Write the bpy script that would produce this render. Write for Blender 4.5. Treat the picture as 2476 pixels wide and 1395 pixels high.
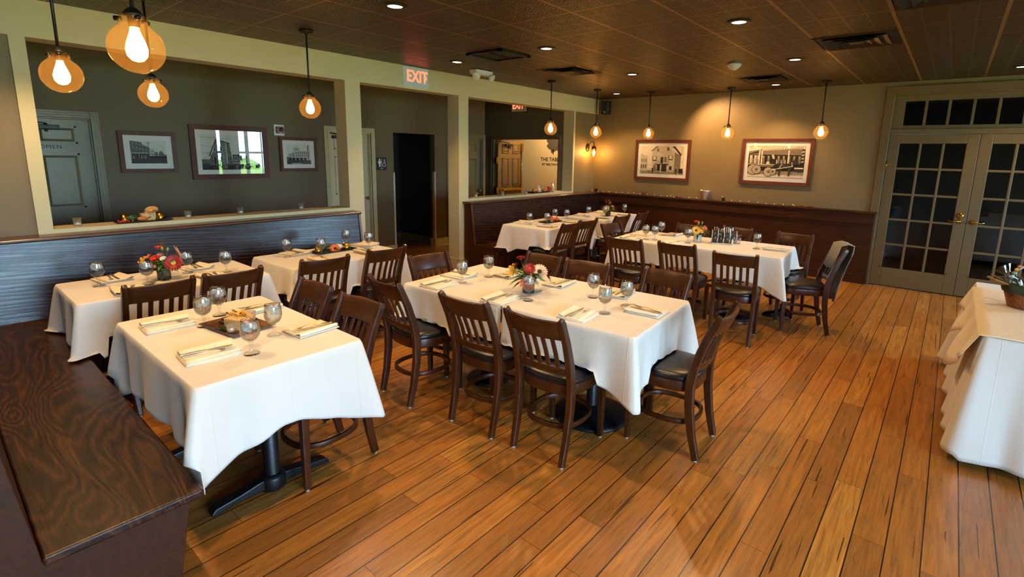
import bpy, bmesh, math, random
from mathutils import Vector, Matrix, Euler
pi=math.pi; R=math.radians
D=bpy.data; SC=bpy.context.scene; COL=SC.collection
for o in list(D.objects): D.objects.remove(o,do_unlink=True)

# ------------------------------------------------------------------ camera
W,HP=2476.0,1395.0
def cam_basis(yaw,pitch,roll):
    cy,sy,cp,sp=math.cos(yaw),math.sin(yaw),math.cos(pitch),math.sin(pitch)
    f=Vector((-sy*cp,cy*cp,-sp)); r=Vector((cy,sy,0)); u=r.cross(f)
    cr,sr=math.cos(roll),math.sin(roll)
    return cr*r+sr*u, -sr*r+cr*u, f
cd=D.cameras.new('camera'); cam=D.objects.new('camera',cd); COL.objects.link(cam)
_r,_u,_f=cam_basis(R(39.3329),R(10.5081),R(1.2072))
M=Matrix((_r,_u,-_f)).transposed().to_4x4(); M.translation=Vector((5.2840,-8.3889,1.6956)); cam.matrix_world=M
cd.sensor_fit='HORIZONTAL'; cd.sensor_width=36; cd.lens=1229.18/W*36; cd.shift_x=-43.8/W; cd.shift_y=-97.6/W
cd.clip_start=.02; cd.clip_end=200
SC.camera=cam

# ------------------------------------------------------------------ view, sky, light settings
SC.view_settings.view_transform='Standard'; SC.view_settings.look='None'; SC.view_settings.gamma=1; SC.view_settings.use_curve_mapping=False
SC.view_settings.exposure=0.0
cy=SC.cycles
cy.max_bounces=14; cy.diffuse_bounces=4; cy.glossy_bounces=4; cy.transmission_bounces=12; cy.transparent_max_bounces=24
cy.sample_clamp_indirect=4.0; cy.use_denoising=True; cy.blur_glossy=.5
SKY=(0.44,0.69,1.0); SKY_POWER=36.0; SUN_W=60.0
DOWN_COL=(1.0,.62,.29); DOWN_W=92.0
BULB_COL=(1.0,.50,.13); BULB_E=42.0
w=D.worlds.new('sky'); SC.world=w; w.use_nodes=True
w.node_tree.nodes['Background'].inputs[0].default_value=(*SKY,1); w.node_tree.nodes['Background'].inputs[1].default_value=SKY_POWER

sl=D.lights.new('sun','SUN'); sl.energy=SUN_W; sl.angle=R(1); sl.color=(1,.95,.85); so=D.objects.new('sun',sl); COL.objects.link(so)
so.rotation_euler=Vector((.5,.1,-.85)).to_track_quat('-Z','Y').to_euler(); so.location=(20,0,20)   # shines on the lawn outside, away from the windows

# ------------------------------------------------------------------ material helpers
def srgb(h):
    h=h.lstrip('#'); c=[int(h[i:i+2],16)/255 for i in (0,2,4)]
    return tuple(x/12.92 if x<=.04045 else ((x+.055)/1.055)**2.4 for x in c)
class NT:
    def __init__(s,name):
        s.m=D.materials.new(name); s.m.use_nodes=True; s.t=s.m.node_tree; s.n=s.t.nodes; s.b=s.n['Principled BSDF']
    def new(s,ty,**k):
        n=s.n.new(ty)
        for a,v in k.items():
            if a in n.inputs: s.put(n.inputs[a],v)
            else: setattr(n,a,v)
        return n
    def put(s,sock,v):
        if isinstance(v,bpy.types.NodeSocket): s.t.links.new(v,sock)
        else:
            if isinstance(v,tuple) and len(v)==3 and sock.type=='RGBA': v=(*v,1)
            sock.default_value=v
    def math(s,op,a,b=0.0,c=None):
        n=s.n.new('ShaderNodeMath'); n.operation=op; s.put(n.inputs[0],a); s.put(n.inputs[1],b)
        if c is not None: s.put(n.inputs[2],c)
        return n.outputs[0]
    def obj(s): return s.new('ShaderNodeTexCoord').outputs['Object']
    def xyz(s,v):
        n=s.new('ShaderNodeSeparateXYZ'); s.put(n.inputs[0],v); return n.outputs
    def vec(s,x,y,z=0.0):
        n=s.new('ShaderNodeCombineXYZ'); s.put(n.inputs[0],x); s.put(n.inputs[1],y); s.put(n.inputs[2],z); return n.outputs[0]
    def scale(s,v,sc):
        n=s.new('ShaderNodeMapping'); s.put(n.inputs['Vector'],v); n.inputs['Scale'].default_value=sc; return n.outputs[0]
    def noise(s,v,sc=5,det=3,rough=.5,dist=0):
        n=s.new('ShaderNodeTexNoise'); s.put(n.inputs['Vector'],v); n.inputs['Scale'].default_value=sc; n.inputs['Detail'].default_value=det; n.inputs['Roughness'].default_value=rough; n.inputs['Distortion'].default_value=dist; return n.outputs['Fac']
    def ramp(s,f,stops):
        n=s.new('ShaderNodeValToRGB'); s.put(n.inputs[0],f); e=n.color_ramp.elements
        while len(e)<len(stops): e.new(.5)
        for i,(p,c) in enumerate(stops): e[i].position=p; e[i].color=(*c,1)
        return n.outputs[0]
    def mix(s,f,a,b,mode='MIX'):
        n=s.new('ShaderNodeMix'); n.data_type='RGBA'; n.blend_type=mode; s.put(n.inputs[0],f); s.put(n.inputs[6],a); s.put(n.inputs[7],b); return n.outputs[2]
    def bump(s,h,st=.2,dist=.01):
        n=s.new('ShaderNodeBump'); s.put(n.inputs['Height'],h); n.inputs['Strength'].default_value=st; n.inputs['Distance'].default_value=dist
        s.t.links.new(n.outputs[0],s.b.inputs['Normal'])
    def base(s,c=None,rough=None,metal=None,**k):
        if c is not None: s.put(s.b.inputs['Base Color'],c)
        if rough is not None: s.put(s.b.inputs['Roughness'],rough)
        if metal is not None: s.put(s.b.inputs['Metallic'],metal)
        for a,v in k.items(): s.put(s.b.inputs[a.replace('_',' ')],v)
        return s
MT={}
def plain(name,c,rough=.5,metal=0.0,var=.06,vs=20,bump=0,**k):
    t=NT(name); f=t.noise(t.obj(),vs,3)
    d=tuple(max(0,x*(1-var*2)) for x in c); b=tuple(min(1,x*(1+var*2)) for x in c)
    t.base(t.ramp(f,[(.25,d),(.75,b)]),rough,metal,**k)
    if bump: t.bump(f,bump,.002)
    MT[name]=t.m; return t.m
def wood(name,a,b,sc,rough=.3,coat=.3,bump=.1,dist=1.0,wave=None):
    t=NT(name); v=t.scale(t.obj(),sc); f=t.noise(v,1,6,.6,dist)
    if wave:
        n=t.new('ShaderNodeTexWave'); t.put(n.inputs['Vector'],t.scale(t.obj(),wave)); n.bands_direction='DIAGONAL'
        n.inputs['Scale'].default_value=1.0; n.inputs['Distortion'].default_value=9.0; n.inputs['Detail'].default_value=3.0; n.inputs['Detail Scale'].default_value=.55
        g=t.math('MULTIPLY_ADD',n.outputs['Fac'],.55,t.math('MULTIPLY',f,.45))
    else: g=f
    t.base(t.ramp(g,[(.2,a),(.75,b)]),t.math('MULTIPLY_ADD',g,.22,rough-.08),0,Coat_Weight=coat,Coat_Roughness=rough*.7)
    t.bump(g,bump,.004); MT[name]=t.m; return t.m
def emit(name,c,s):
    t=NT(name); t.base((0,0,0),.5,0,Emission_Color=c,Emission_Strength=s); MT[name]=t.m; return t.m
def thin_glass(name,tint,ior=1.45,rough=.0,spec=1.0,film=0,fc=(1.0,.72,.38)):
    t=NT(name); t.n.remove(t.b); out=t.n['Material Output']
    tr=t.new('ShaderNodeBsdfTransparent',Color=tint); gl=t.new('ShaderNodeBsdfGlossy',Roughness=rough); lw=t.new('ShaderNodeLayerWeight'); fr0=((ior-1)/(ior+1))**2; fr=t.math('MULTIPLY_ADD',t.math('POWER',lw.outputs['Facing'],5.0),1-fr0,fr0)
    mx=t.new('ShaderNodeMixShader'); t.put(mx.inputs[0],t.math('MINIMUM',t.math('MULTIPLY',fr,spec),1.0)); t.t.links.new(tr.outputs[0],mx.inputs[1]); t.t.links.new(gl.outputs[0],mx.inputs[2])
    sh=mx.outputs[0]
    if film:   # faint amber film on the glass that scatters the bulb's light
        tl=t.new('ShaderNodeBsdfTranslucent',Color=fc); m2=t.new('ShaderNodeMixShader'); m2.inputs[0].default_value=film; t.t.links.new(sh,m2.inputs[1]); t.t.links.new(tl.outputs[0],m2.inputs[2]); sh=m2.outputs[0]
    t.t.links.new(sh,out.inputs[0]); MT[name]=t.m; return t.m
def solid_glass(name,c=(1,1,1),ior=1.45,rough=0.0):
    t=NT(name); t.base(c,rough,0,Transmission_Weight=1.0,IOR=ior); MT[name]=t.m; return t.m

# floor: bamboo strips running along y
def floor_mat():
    t=NT('bamboo_floor'); x,y,z=t.xyz(t.obj()); PW=.1275
    u=t.math('DIVIDE',t.math('SUBTRACT',x,.0395),PW); row=t.math('FLOOR',u); fu=t.math('FRACT',u)
    wn=t.new('ShaderNodeTexWhiteNoise',noise_dimensions='1D'); t.put(wn.inputs['W'],row)
    v=t.math('ADD',t.math('DIVIDE',y,1.15),t.math('MULTIPLY',wn.outputs['Value'],7.3)); idx=t.math('FLOOR',v); fv=t.math('FRACT',v)
    w2=t.new('ShaderNodeTexWhiteNoise',noise_dimensions='2D'); t.put(w2.inputs['Vector'],t.vec(row,idx))
    rnd=w2.outputs['Value']
    eu=t.math('MULTIPLY',t.math('MINIMUM',fu,t.math('SUBTRACT',1,fu)),PW); ev=t.math('MULTIPLY',t.math('MINIMUM',fv,t.math('SUBTRACT',1,fv)),1.15)
    lu=t.math('LESS_THAN',eu,.0026); lv=t.math('LESS_THAN',ev,.0012); line=t.math('MAXIMUM',lu,t.math('MULTIPLY',lv,.85))
    off=t.math('MULTIPLY',rnd,37.0)
    p1=t.vec(t.math('ADD',t.math('MULTIPLY',x,48),off),t.math('MULTIPLY_ADD',y,2.6,off))
    grain=t.noise(p1,1,6,.62,.8)
    fine=t.noise(t.vec(t.math('MULTIPLY',x,260),t.math('MULTIPLY_ADD',y,9,off)),1,3,.6,.2)
    blot=t.noise(t.vec(t.math('MULTIPLY_ADD',x,9,off),t.math('MULTIPLY',y,5)),1,4,.6,.5)
    c=t.ramp(rnd,[(0,srgb('#86470a')),(.35,srgb('#a86012')),(.7,srgb('#bd721b')),(1,srgb('#cf9038'))])
    c=t.mix(t.math('MULTIPLY_ADD',grain,2.6,-.85),t.mix(.9,c,srgb('#6a3c17'),'MULTIPLY'),c)
    c=t.mix(t.math('MULTIPLY',fine,.5),c,srgb('#d29a50'))
    c=t.mix(t.math('MULTIPLY_ADD',blot,1.1,-.50),c,srgb('#a85c14'))
    crk=t.noise(t.vec(t.math('ADD',t.math('MULTIPLY',x,55),off),t.math('MULTIPLY_ADD',y,1.5,off)),1,2,.4,.3)
    ck=t.math('GREATER_THAN',crk,.70)
    c=t.mix(t.math('MULTIPLY',ck,.85),c,srgb('#2e1606'))
    c=t.mix(line,c,srgb('#160b05'))
    t.base(c,t.math('MULTIPLY_ADD',grain,.16,.22),0,Coat_Weight=.25,Coat_Roughness=.22)
    h=t.math('SUBTRACT',t.math('MULTIPLY',grain,.12),t.math('MAXIMUM',line,ck)); t.bump(h,.35,.002)
    MT['floor']=t.m
floor_mat()
def ceiling_mat():
    t=NT('tin_ceiling'); x,y,z=t.xyz(t.obj())
    def cell(p,o,s): return t.math('DIVIDE',t.math('SUBTRACT',p,o),s)
    X,Y=cell(x,-.07,.61),cell(y,-4.55,.61); fx,fy=t.math('FRACT',X),t.math('FRACT',Y)
    def edge(f,s): return t.math('MULTIPLY',t.math('MINIMUM',f,t.math('SUBTRACT',1,f)),s)
    ex,ey=edge(fx,.61),edge(fy,.61)
    tee=t.math('MAXIMUM',t.math('LESS_THAN',ex,.012),t.math('MULTIPLY',t.math('LESS_THAN',ey,.006),1))
    sx,sy=t.math('FRACT',t.math('MULTIPLY',X,4)),t.math('FRACT',t.math('MULTIPLY',Y,4))
    rib=t.math('LESS_THAN',edge(sx,.1525),.006); rib2=t.math('LESS_THAN',edge(sy,.1525),.004)
    dx,dy=t.math('SUBTRACT',sx,.5),t.math('SUBTRACT',sy,0.12)
    r=t.math('SQRT',t.math('ADD',t.math('MULTIPLY',dx,dx),t.math('MULTIPLY',dy,dy)))
    fan=t.math('MULTIPLY_ADD',t.math('SINE',t.math('MULTIPLY',r,34)),.5,.5)
    mot=t.noise(t.scale(t.obj(),(14,60,1)),1,4,.6,.6)
    h=t.math('ADD',t.math('MULTIPLY',fan,.45),t.math('MULTIPLY',mot,.9))
    h=t.math('MAXIMUM',h,t.math('MULTIPLY',t.math('MAXIMUM',rib,rib2),1.3))
    h=t.math('MAXIMUM',h,t.math('MULTIPLY',tee,1.8))
    c=t.mix(mot,srgb('#2f210d'),srgb('#58401e')); c=t.mix(t.math('MULTIPLY',fan,.35),c,srgb('#1d1407')); c=t.mix(t.math('MULTIPLY',t.math('MAXIMUM',rib,rib2),.5),c,srgb('#70502a')); c=t.mix(tee,c,srgb('#8a6234'))  # relief shading of the fans and reflection on tee bars put into the colour
    t.base(c,.42,.25); t.bump(h,.9,.008); MT['ceiling']=t.m
ceiling_mat()
plain('paint_wall',srgb('#7d6943'),.55,var=.015,vs=3)
plain('paint_corridor',srgb('#6a5a3c'),.6,var=.02,vs=2)
plain('paint_trim',srgb('#cdbf90'),.5,var=.015,vs=3)
plain('paint_door',srgb('#6e5836'),.38,var=.02,vs=4)
plain('paint_door_green',srgb('#776d4e'),.3,var=.03,vs=8,bump=.08)
plain('paint_cream',srgb('#d3c4a0'),.5,var=.02,vs=3)
plain('unlit_dark',srgb('#2a211a'),.6,var=.05,vs=2)  # darkness of unlit alcove, back room and vent throat put into the colour
wood('chair_wood',srgb('#210e03'),srgb('#4e2406'),(22,22,3),.34,.18,.06,1.2)
wood('rail_wood',srgb('#210e03'),srgb('#522707'),(3,22,22),.34,.18,.06,1.2)
wood('oak_back',srgb('#100704'),srgb('#351a0e'),(120,5,95),.3,.25,.4,.8,wave=(6,1.6,24))
def oak_seat():
    t=NT('oak_seat'); o=t.obj(); n=t.noise(t.scale(o,(.75,2.6,2)),1.0,2,.45,.5)
    r=t.math('PINGPONG',t.math('MULTIPLY',n,46.0),1.0); fine=t.noise(t.scale(o,(9,110,90)),1,5,.6,.4)
    g=t.math('MULTIPLY_ADD',r,.26,t.math('MULTIPLY',fine,.74))
    t.base(t.ramp(g,[(.25,srgb('#0e0501')),(.5,srgb('#2c1404')),(.78,srgb('#5a3008'))]),t.math('MULTIPLY_ADD',g,.2,.22),0,Specular_IOR_Level=.35)
    t.bump(g,.22,.004); MT['oak_seat']=t.m
oak_seat()
wood('panel_wood',srgb('#261002'),srgb('#4a2203'),(4,40,30),.5,.0,.06,.8)
MT['panel_wood'].node_tree.nodes['Principled BSDF'].inputs['Specular IOR Level'].default_value=.25
wood('cap_wood',srgb('#3a1c0d'),srgb('#5e3418'),(30,4,30),.3,.3,.08,.8)
wood('frame_wood',srgb('#3f1a09'),srgb('#6a2c0e'),(9,9,9),.5,.0,.04,.6)
plain('vinyl',srgb('#12100f'),.33,var=.1,vs=160,bump=.12)
plain('black_iron',srgb('#0c0d0f'),.45,var=.1,vs=120,bump=.3)
plain('nylon',srgb('#b8b4aa'),.5)
plain('bronze',srgb('#33322c'),.4,.7,var=.1)
plain('brass',srgb('#c9a24a'),.22,1.0,var=.05)
plain('steel',srgb('#d8d2c4'),.34,1.0,var=.03)
plain('gold',srgb('#d8a13e'),.25,1.0,var=.05)
plain('aluminium',srgb('#e2e4e6'),.42,1.0,var=.03)
plain('napkin',srgb('#efe2c8'),.8,var=.03,vs=60)
plain('white_plastic',srgb('#e9e6da'),.4,var=.01)
plain('black_plastic',srgb('#141414'),.45,var=.05)
plain('red_plastic',srgb('#8e1512'),.35)
plain('mat_board',srgb('#f8f3e6'),.7,var=.01)
plain('black_tray',srgb('#15100c'),.3)
plain('bronze_tray',srgb('#6b4420'),.4,.3,var=.25,vs=40)
plain('wax',srgb('#f2e8d2'),.5)
plain('leather',srgb('#0b0909'),.22)
plain('jacket_cloth',srgb('#8d8a80'),.85,var=.06,vs=50)
plain('straw',srgb('#d3b077'),.8,var=.25,vs=130,bump=.8)
plain('gourd_green',srgb('#2f4a22'),.45,var=.35,vs=35,bump=.4)
plain('gourd_orange',srgb('#cf7330'),.45,var=.15,vs=20)
plain('pumpkin',srgb('#c9481b'),.45,var=.15,vs=15)
plain('squash',srgb('#dba35a'),.45,var=.15,vs=15)
plain('moss',srgb('#333a17'),.9,var=.4,vs=80,bump=1)
plain('leaf',srgb('#3f6a2a'),.5,var=.3,vs=30)
plain('leaf_light',srgb('#7d9a3e'),.5,var=.2,vs=30)
plain('stem',srgb('#4d6d2b'),.6)
plain('twig',srgb('#5a4026'),.8)
plain('petal_red',srgb('#9a1410'),.5,var=.15)
plain('petal_scarlet',srgb('#cf3a1c'),.5,var=.12)
plain('petal_peach',srgb('#f0c79a'),.5,var=.06)
plain('petal_yellow',srgb('#e5ae3c'),.5,var=.1)
plain('petal_pink',srgb('#dd8a72'),.5,var=.1)
plain('petal_orange',srgb('#dd6a2a'),.5,var=.12)
plain('petal_tan',srgb('#c89a62'),.6,var=.12)
plain('petal_white',srgb('#ece4d2'),.5,var=.04)
plain('flower_eye',srgb('#d8b53a'),.7,var=.2,vs=200)
plain('flower_eye_dark',srgb('#3a1f10'),.8,var=.2,vs=200)
plain('cinnamon',srgb('#7a3715'),.7,var=.2)
plain('dark_ball',srgb('#17100c'),.8,var=.4,vs=90,bump=1)
plain('vine',srgb('#7d5a38'),.8,var=.3,vs=60)
plain('copper_wire',srgb('#b08048'),.4,.8)
plain('wicker',srgb('#8a4a22'),.6,var=.35,vs=90,bump=.8)
plain('green_cloth',srgb('#39402a'),.85,var=.1,vs=40)
plain('kraft',srgb('#9a7440'),.75,var=.08)
plain('bead_a',srgb('#d58a5a'),.2); plain('bead_b',srgb('#7fae94'),.2); plain('bead_c',srgb('#b9cbe0'),.15)
plain('vase_glass',srgb('#4b4a48'),.15,0,var=.2,vs=60,Transmission_Weight=.35)
plain('ink',srgb('#231f1b'),.6); plain('sign_dark',srgb('#1d1a18'),.5); plain('sign_white',srgb('#e8e6de'),.5)
plain('tree_grey',srgb('#4d473c'),.7,var=.2,vs=60)
plain('ph_sky',srgb('#f0e2c6'),.6,var=.04,vs=6); plain('ph_light',srgb('#d6c5a4'),.6,var=.12,vs=70); plain('ph_mid',srgb('#8c7a60'),.6,var=.2,vs=90)
plain('ph_dark',srgb('#2b231b'),.6,var=.3,vs=90); plain('ph_road',srgb('#a8957a'),.6,var=.15,vs=50)
plain('pg_sky',srgb('#e4e6d6'),.6,var=.04,vs=6); plain('pg_light',srgb('#c2c4b8'),.6,var=.1,vs=70); plain('pg_mid',srgb('#6d6e66'),.6,var=.25,vs=90)
plain('pg_dark',srgb('#20211f'),.6,var=.3,vs=90); plain('pg_road',srgb('#3f4040'),.6,var=.25,vs=60)
emit('led_white',(1.0,.86,.66),14.0)
emit('bulb_glow',BULB_COL,BULB_E)
emit('exit_red',(1.0,.12,.05),3.5)
emit('exit_face',(.85,1.0,.72),.25)
emit('fairy',(1.0,.72,.35),4.0)
emit('sconce_glow',(1.0,.47,.10),480.0)
emit('flame',(1.0,.5,.15),14.0)
thin_glass('globe_glass',(1.0,.88,.66),1.5,.03,.9,.05,(1.0,.68,.30))
thin_glass('clear_glass',(.97,.98,.97),1.6,.01,1.8)
thin_glass('frost_glass',(.93,.94,.93),1.6,.05,3.0,.22,(.95,.95,.92))
thin_glass('pane_glass',(.34,.33,.32),1.45,.0)
thin_glass('picture_glass',(.985,.985,.98),1.5,.0,1.3)
thin_glass('cellophane',(.93,.92,.88),1.7,.08)
thin_glass('window_glass',(.97,.99,.98),1.45,.0)
def water_mat():
    t=NT('water'); out=t.n['Material Output']; t.base((.98,.99,1),0,0,Transmission_Weight=1.0,IOR=1.33)
    tr=t.new('ShaderNodeBsdfTransparent',Color=(.97,.98,.98)); mx=t.new('ShaderNodeMixShader'); mx.inputs[0].default_value=.5
    t.t.links.new(t.b.outputs[0],mx.inputs[1]); t.t.links.new(tr.outputs[0],mx.inputs[2]); t.t.links.new(mx.outputs[0],out.inputs[0]); MT['water']=t.m
water_mat()
thin_glass('goblet_glass',(.96,.97,.96),1.6,.02,1.6)
plain('ice',srgb('#eef1f2'),.25,0,var=.02,Transmission_Weight=.3,IOR=1.31)
plain('lawn',srgb('#a3a667'),.9,var=.2,vs=3); plain('hedge_leaf',srgb('#8fb04c'),.8,var=.3,vs=12)
def cloth_mat():
    t=NT('linen'); o=t.obj(); br=t.new('ShaderNodeTexBrick'); t.put(br.inputs['Vector'],o); br.offset=0; br.inputs['Scale'].default_value=1.0
    br.inputs['Brick Width'].default_value=.42; br.inputs['Row Height'].default_value=.33; br.inputs['Mortar Size'].default_value=.004; br.inputs['Mortar Smooth'].default_value=1.0
    t.base(t.mix(t.noise(o,4,3),srgb('#dcd5c9'),srgb('#e3ddd2')),.85,0,Sheen_Weight=.15)
    wv=t.noise(t.scale(o,(3,3,1.2)),2.2,4,.55,.6)
    t.bump(t.math('ADD',t.math('MULTIPLY',br.outputs['Fac'],.35),wv),.28,.012); MT['linen']=t.m
cloth_mat()
# ------------------------------------------------------------------ mesh helpers
class MB:
    def __init__(s): s.v=[]; s.f=[]; s.mi=[]; s.sm=[]
    def add(s,vs,fs,mi=0,smooth=False,M=None):
        o=len(s.v)
        s.v+= [tuple(M@Vector(p)) if M is not None else tuple(p) for p in vs]
        s.f+= [tuple(i+o for i in f) for f in fs]; s.mi+=[mi]*len(fs); s.sm+=[smooth]*len(fs); return s
    def box(s,x0,x1,y0,y1,z0,z1,mi=0,M=None):
        vs=[(x0,y0,z0),(x1,y0,z0),(x1,y1,z0),(x0,y1,z0),(x0,y0,z1),(x1,y0,z1),(x1,y1,z1),(x0,y1,z1)]
        return s.add(vs,[(3,2,1,0),(4,5,6,7),(0,1,5,4),(1,2,6,5),(2,3,7,6),(3,0,4,7)],mi,False,M)
    def prism(s,poly,axis,a,b,mi=0,M=None,smooth=False):
        n=len(poly); P={'x':lambda p,t:(t,p[0],p[1]),'y':lambda p,t:(p[0],t,p[1]),'z':lambda p,t:(p[0],p[1],t)}[axis]
        vs=[P(p,a) for p in poly]+[P(p,b) for p in poly]
        fs=[(i,(i+1)%n,n+(i+1)%n,n+i) for i in range(n)]+[tuple(reversed(range(n))),tuple(range(n,2*n))]
        return s.add(vs,fs,mi,smooth,M)
    def lathe(s,prof,n=24,c=(0,0,0),mi=0,smooth=True,M=None,flute=None,close=True):
        vs=[];fs=[]; m=len(prof)
        for r,z in prof:
            for i in range(n):
                a=2*pi*i/n; rr=r*(1+(flute[0]*math.cos(flute[1]*a) if flute else 0)); vs.append((c[0]+rr*math.cos(a),c[1]+rr*math.sin(a),c[2]+z))
        for j in range(m-1):
            for i in range(n): fs.append((j*n+i,j*n+(i+1)%n,(j+1)*n+(i+1)%n,(j+1)*n+i))
        if close:
            if prof[0][0]>1e-4: fs.append(tuple(reversed(range(n))))
            if prof[-1][0]>1e-4: fs.append(tuple((m-1)*n+i for i in range(n)))
        return s.add(vs,fs,mi,smooth,M)
    def sphere(s,c,r,n=12,mi=0,sc=(1,1,1),M=None):
        prof=[(max(1e-5,r*math.sin(pi*k/(n//2+2))),-r*math.cos(pi*k/(n//2+2))) for k in range(n//2+3)]
        vs=[];fs=[];m=len(prof)
        for rr,z in prof:
            for i in range(n):
                a=2*pi*i/n; vs.append((c[0]+sc[0]*rr*math.cos(a),c[1]+sc[1]*rr*math.sin(a),c[2]+sc[2]*z))
        for j in range(m-1):
            for i in range(n): fs.append((j*n+i,j*n+(i+1)%n,(j+1)*n+(i+1)%n,(j+1)*n+i))
        return s.add(vs,fs,mi,True,M)
    def sweep(s,path,sect,mi=0,smooth=False,up=(1,0,0),closed=False,scale=None,M=None):
        # sect: 2D polygon (a,b) placed with a along side axis, b along binormal
        P=[Vector(p) for p in path]; n=len(P); k=len(sect); vs=[];fs=[]; U=Vector(up)
        for i,p in enumerate(P):
            if closed: t=P[(i+1)%n]-P[i-1]
            else: t=P[min(i+1,n-1)]-P[max(i-1,0)]
            t.normalize(); a=U-t*U.dot(t)
            if a.length<1e-5: a=Vector((0,1,0))-t*t.y
            a.normalize(); b=t.cross(a); sc=scale[i] if scale else 1.0
            for q in sect: vs.append(tuple(p+a*q[0]*sc+b*q[1]*sc))
        for i in range(n if closed else n-1):
            j=(i+1)%n
            for q in range(k): fs.append((i*k+q,i*k+(q+1)%k,j*k+(q+1)%k,j*k+q))
        if not closed: fs+= [tuple(reversed(range(k))),tuple((n-1)*k+q for q in range(k))]
        return s.add(vs,fs,mi,smooth,M)
    def tube(s,path,r,n=8,mi=0,closed=False,scale=None,M=None,up=(0.31,.17,.93)):
        return s.sweep(path,[(r*math.cos(2*pi*i/n),r*math.sin(2*pi*i/n)) for i in range(n)],mi,True,up,closed,scale,M)
    def cyl(s,a,b,r,n=12,mi=0): return s.tube([a,b],r,n,mi)
    def quad(s,a,b,c,d,mi=0): return s.add([a,b,c,d],[(0,1,2,3)],mi)
    def build(s,name,mats,parent=None,bevel=0,loc=None,seg=2,weld=True):
        me=D.meshes.new(name); me.from_pydata(s.v,[],s.f)
        for m in (mats if isinstance(mats,(list,tuple)) else [mats]): me.materials.append(MT[m])
        me.polygons.foreach_set('material_index',s.mi); me.polygons.foreach_set('use_smooth',s.sm)
        bm=bmesh.new(); bm.from_mesh(me); bmesh.ops.recalc_face_normals(bm,faces=bm.faces); bm.to_mesh(me); bm.free()
        o=D.objects.new(name,me); COL.objects.link(o)
        if parent is not None: o.parent=parent
        if loc: o.location=loc
        if bevel:
            b=o.modifiers.new('edge','BEVEL'); b.width=bevel; b.segments=seg; b.limit_method='ANGLE'; b.angle_limit=R(40); b.use_clamp_overlap=True
            b.harden_normals=False
        return o
def thing(name,label,cat,loc=(0,0,0),rz=0,group=None):
    o=D.objects.new(name,None); COL.objects.link(o); o.empty_display_size=.1; o.location=loc; o.rotation_euler=(0,0,rz)
    return tag(o,label,cat,group)
def tag(o,label,cat,group=None):
    o['label']=label; o['category']=cat
    if group: o['group']=group
    return o
def struct(o): o['kind']='structure'; return o
def dup(root,loc,rz,label,group=None,rot=None):
    def cp(o,par):
        c=o.copy(); COL.objects.link(c)
        if par is not None: c.parent=par
        for k in list(o.children): cp(k,c)
        return c
    r=cp(root,None); r.location=loc; r.rotation_euler=rot if rot else (0,0,rz); r['label']=label
    if group: r['group']=group
    return r
class First:      # first placement moves the prototype itself, later ones copy it
    def __init__(s,fn): s.fn=fn; s.p=None
    def __call__(s,loc,rz,label,group=None):
        if s.p is None:
            s.p=s.fn(); s.p.location=loc; s.p.rotation_euler=(0,0,rz); s.p['label']=label
            if group: s.p['group']=group
            return s.p
        return dup(s.p,loc,rz,label,group)
def text_mesh(name,txt,size,mat,parent,loc,rot,ext=.001,sx=1.0,spacing=1.0,align='CENTER',bold=0):
    c=D.curves.new('t','FONT'); c.body=txt; c.size=size; c.extrude=ext; c.align_x=align; c.align_y='CENTER'; c.space_character=spacing; c.offset=bold
    o=D.objects.new('t',c); COL.objects.link(o); bpy.context.view_layer.update()
    dg=bpy.context.evaluated_depsgraph_get(); me=D.meshes.new_from_object(o.evaluated_get(dg)); D.objects.remove(o,do_unlink=True); D.curves.remove(c)
    me.name=name; me.materials.clear(); me.materials.append(MT[mat]); q=D.objects.new(name,me); COL.objects.link(q)
    q.parent=parent; q.location=loc; q.rotation_euler=rot; q.scale=(sx,1,1); return q
def spot(name,loc,target,W_,ang,blend,col,size=.05,parent=None):
    l=D.lights.new(name,'SPOT'); l.energy=W_; l.spot_size=R(ang); l.spot_blend=blend; l.color=col; l.shadow_soft_size=size
    o=D.objects.new(name,l); COL.objects.link(o)
    d=Vector(target)-Vector(loc); o.rotation_euler=d.to_track_quat('-Z','Y').to_euler(); o.location=loc
    if parent is not None:
        o.parent=parent; o.matrix_parent_inverse=parent.matrix_world.inverted() if False else Matrix.Translation(-Vector(parent.location))
    return o

# ------------------------------------------------------------------ the room
CH=2.715; BB=2.449; SILL=1.047; XR=8.4; YN=-10.6; XC=-1.84; YE=-.80; YJ=-1.156
struct(MB().box(-3.0,XR+.2,YN-.2,.0,-.12,0).box(-3.0,0,0,.9,-.12,0).box(4.5,6.5,0,2.6,-.12,0).build('floor','floor'))
struct(MB().box(-3.0,XR+.2,YN-.2,.9,CH,CH+.1).build('ceiling','ceiling'))
# wall_left: beam, posts and half walls in cream paint
m=MB(); m.box(-.22,0,YN,0.0,BB,CH)
for a,b in ((-7.817,-7.729),(-5.212,-5.023),(-3.53,-3.35)): m.box(-.22,0,a,b,0,BB)
m.box(-.22,0,-.792,-.745,0,BB)
m.box(-.24,0.0,-7.729,-5.212,0,SILL); m.box(-.24,0.0,-3.35,-.792,0,SILL)
for a,b in ((-5.212,-5.023),(-3.53,-3.35)): m.box(-.236,.016,a-.012,b+.012,0,.2)
struct(m.build('wall_left','paint_trim'))
struct(MB().box(-.22,-.055,-.745,0.02,0,BB).box(-.22,-.03,YN,-7.817,0,BB).build('wall_left','paint_wall'))
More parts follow.
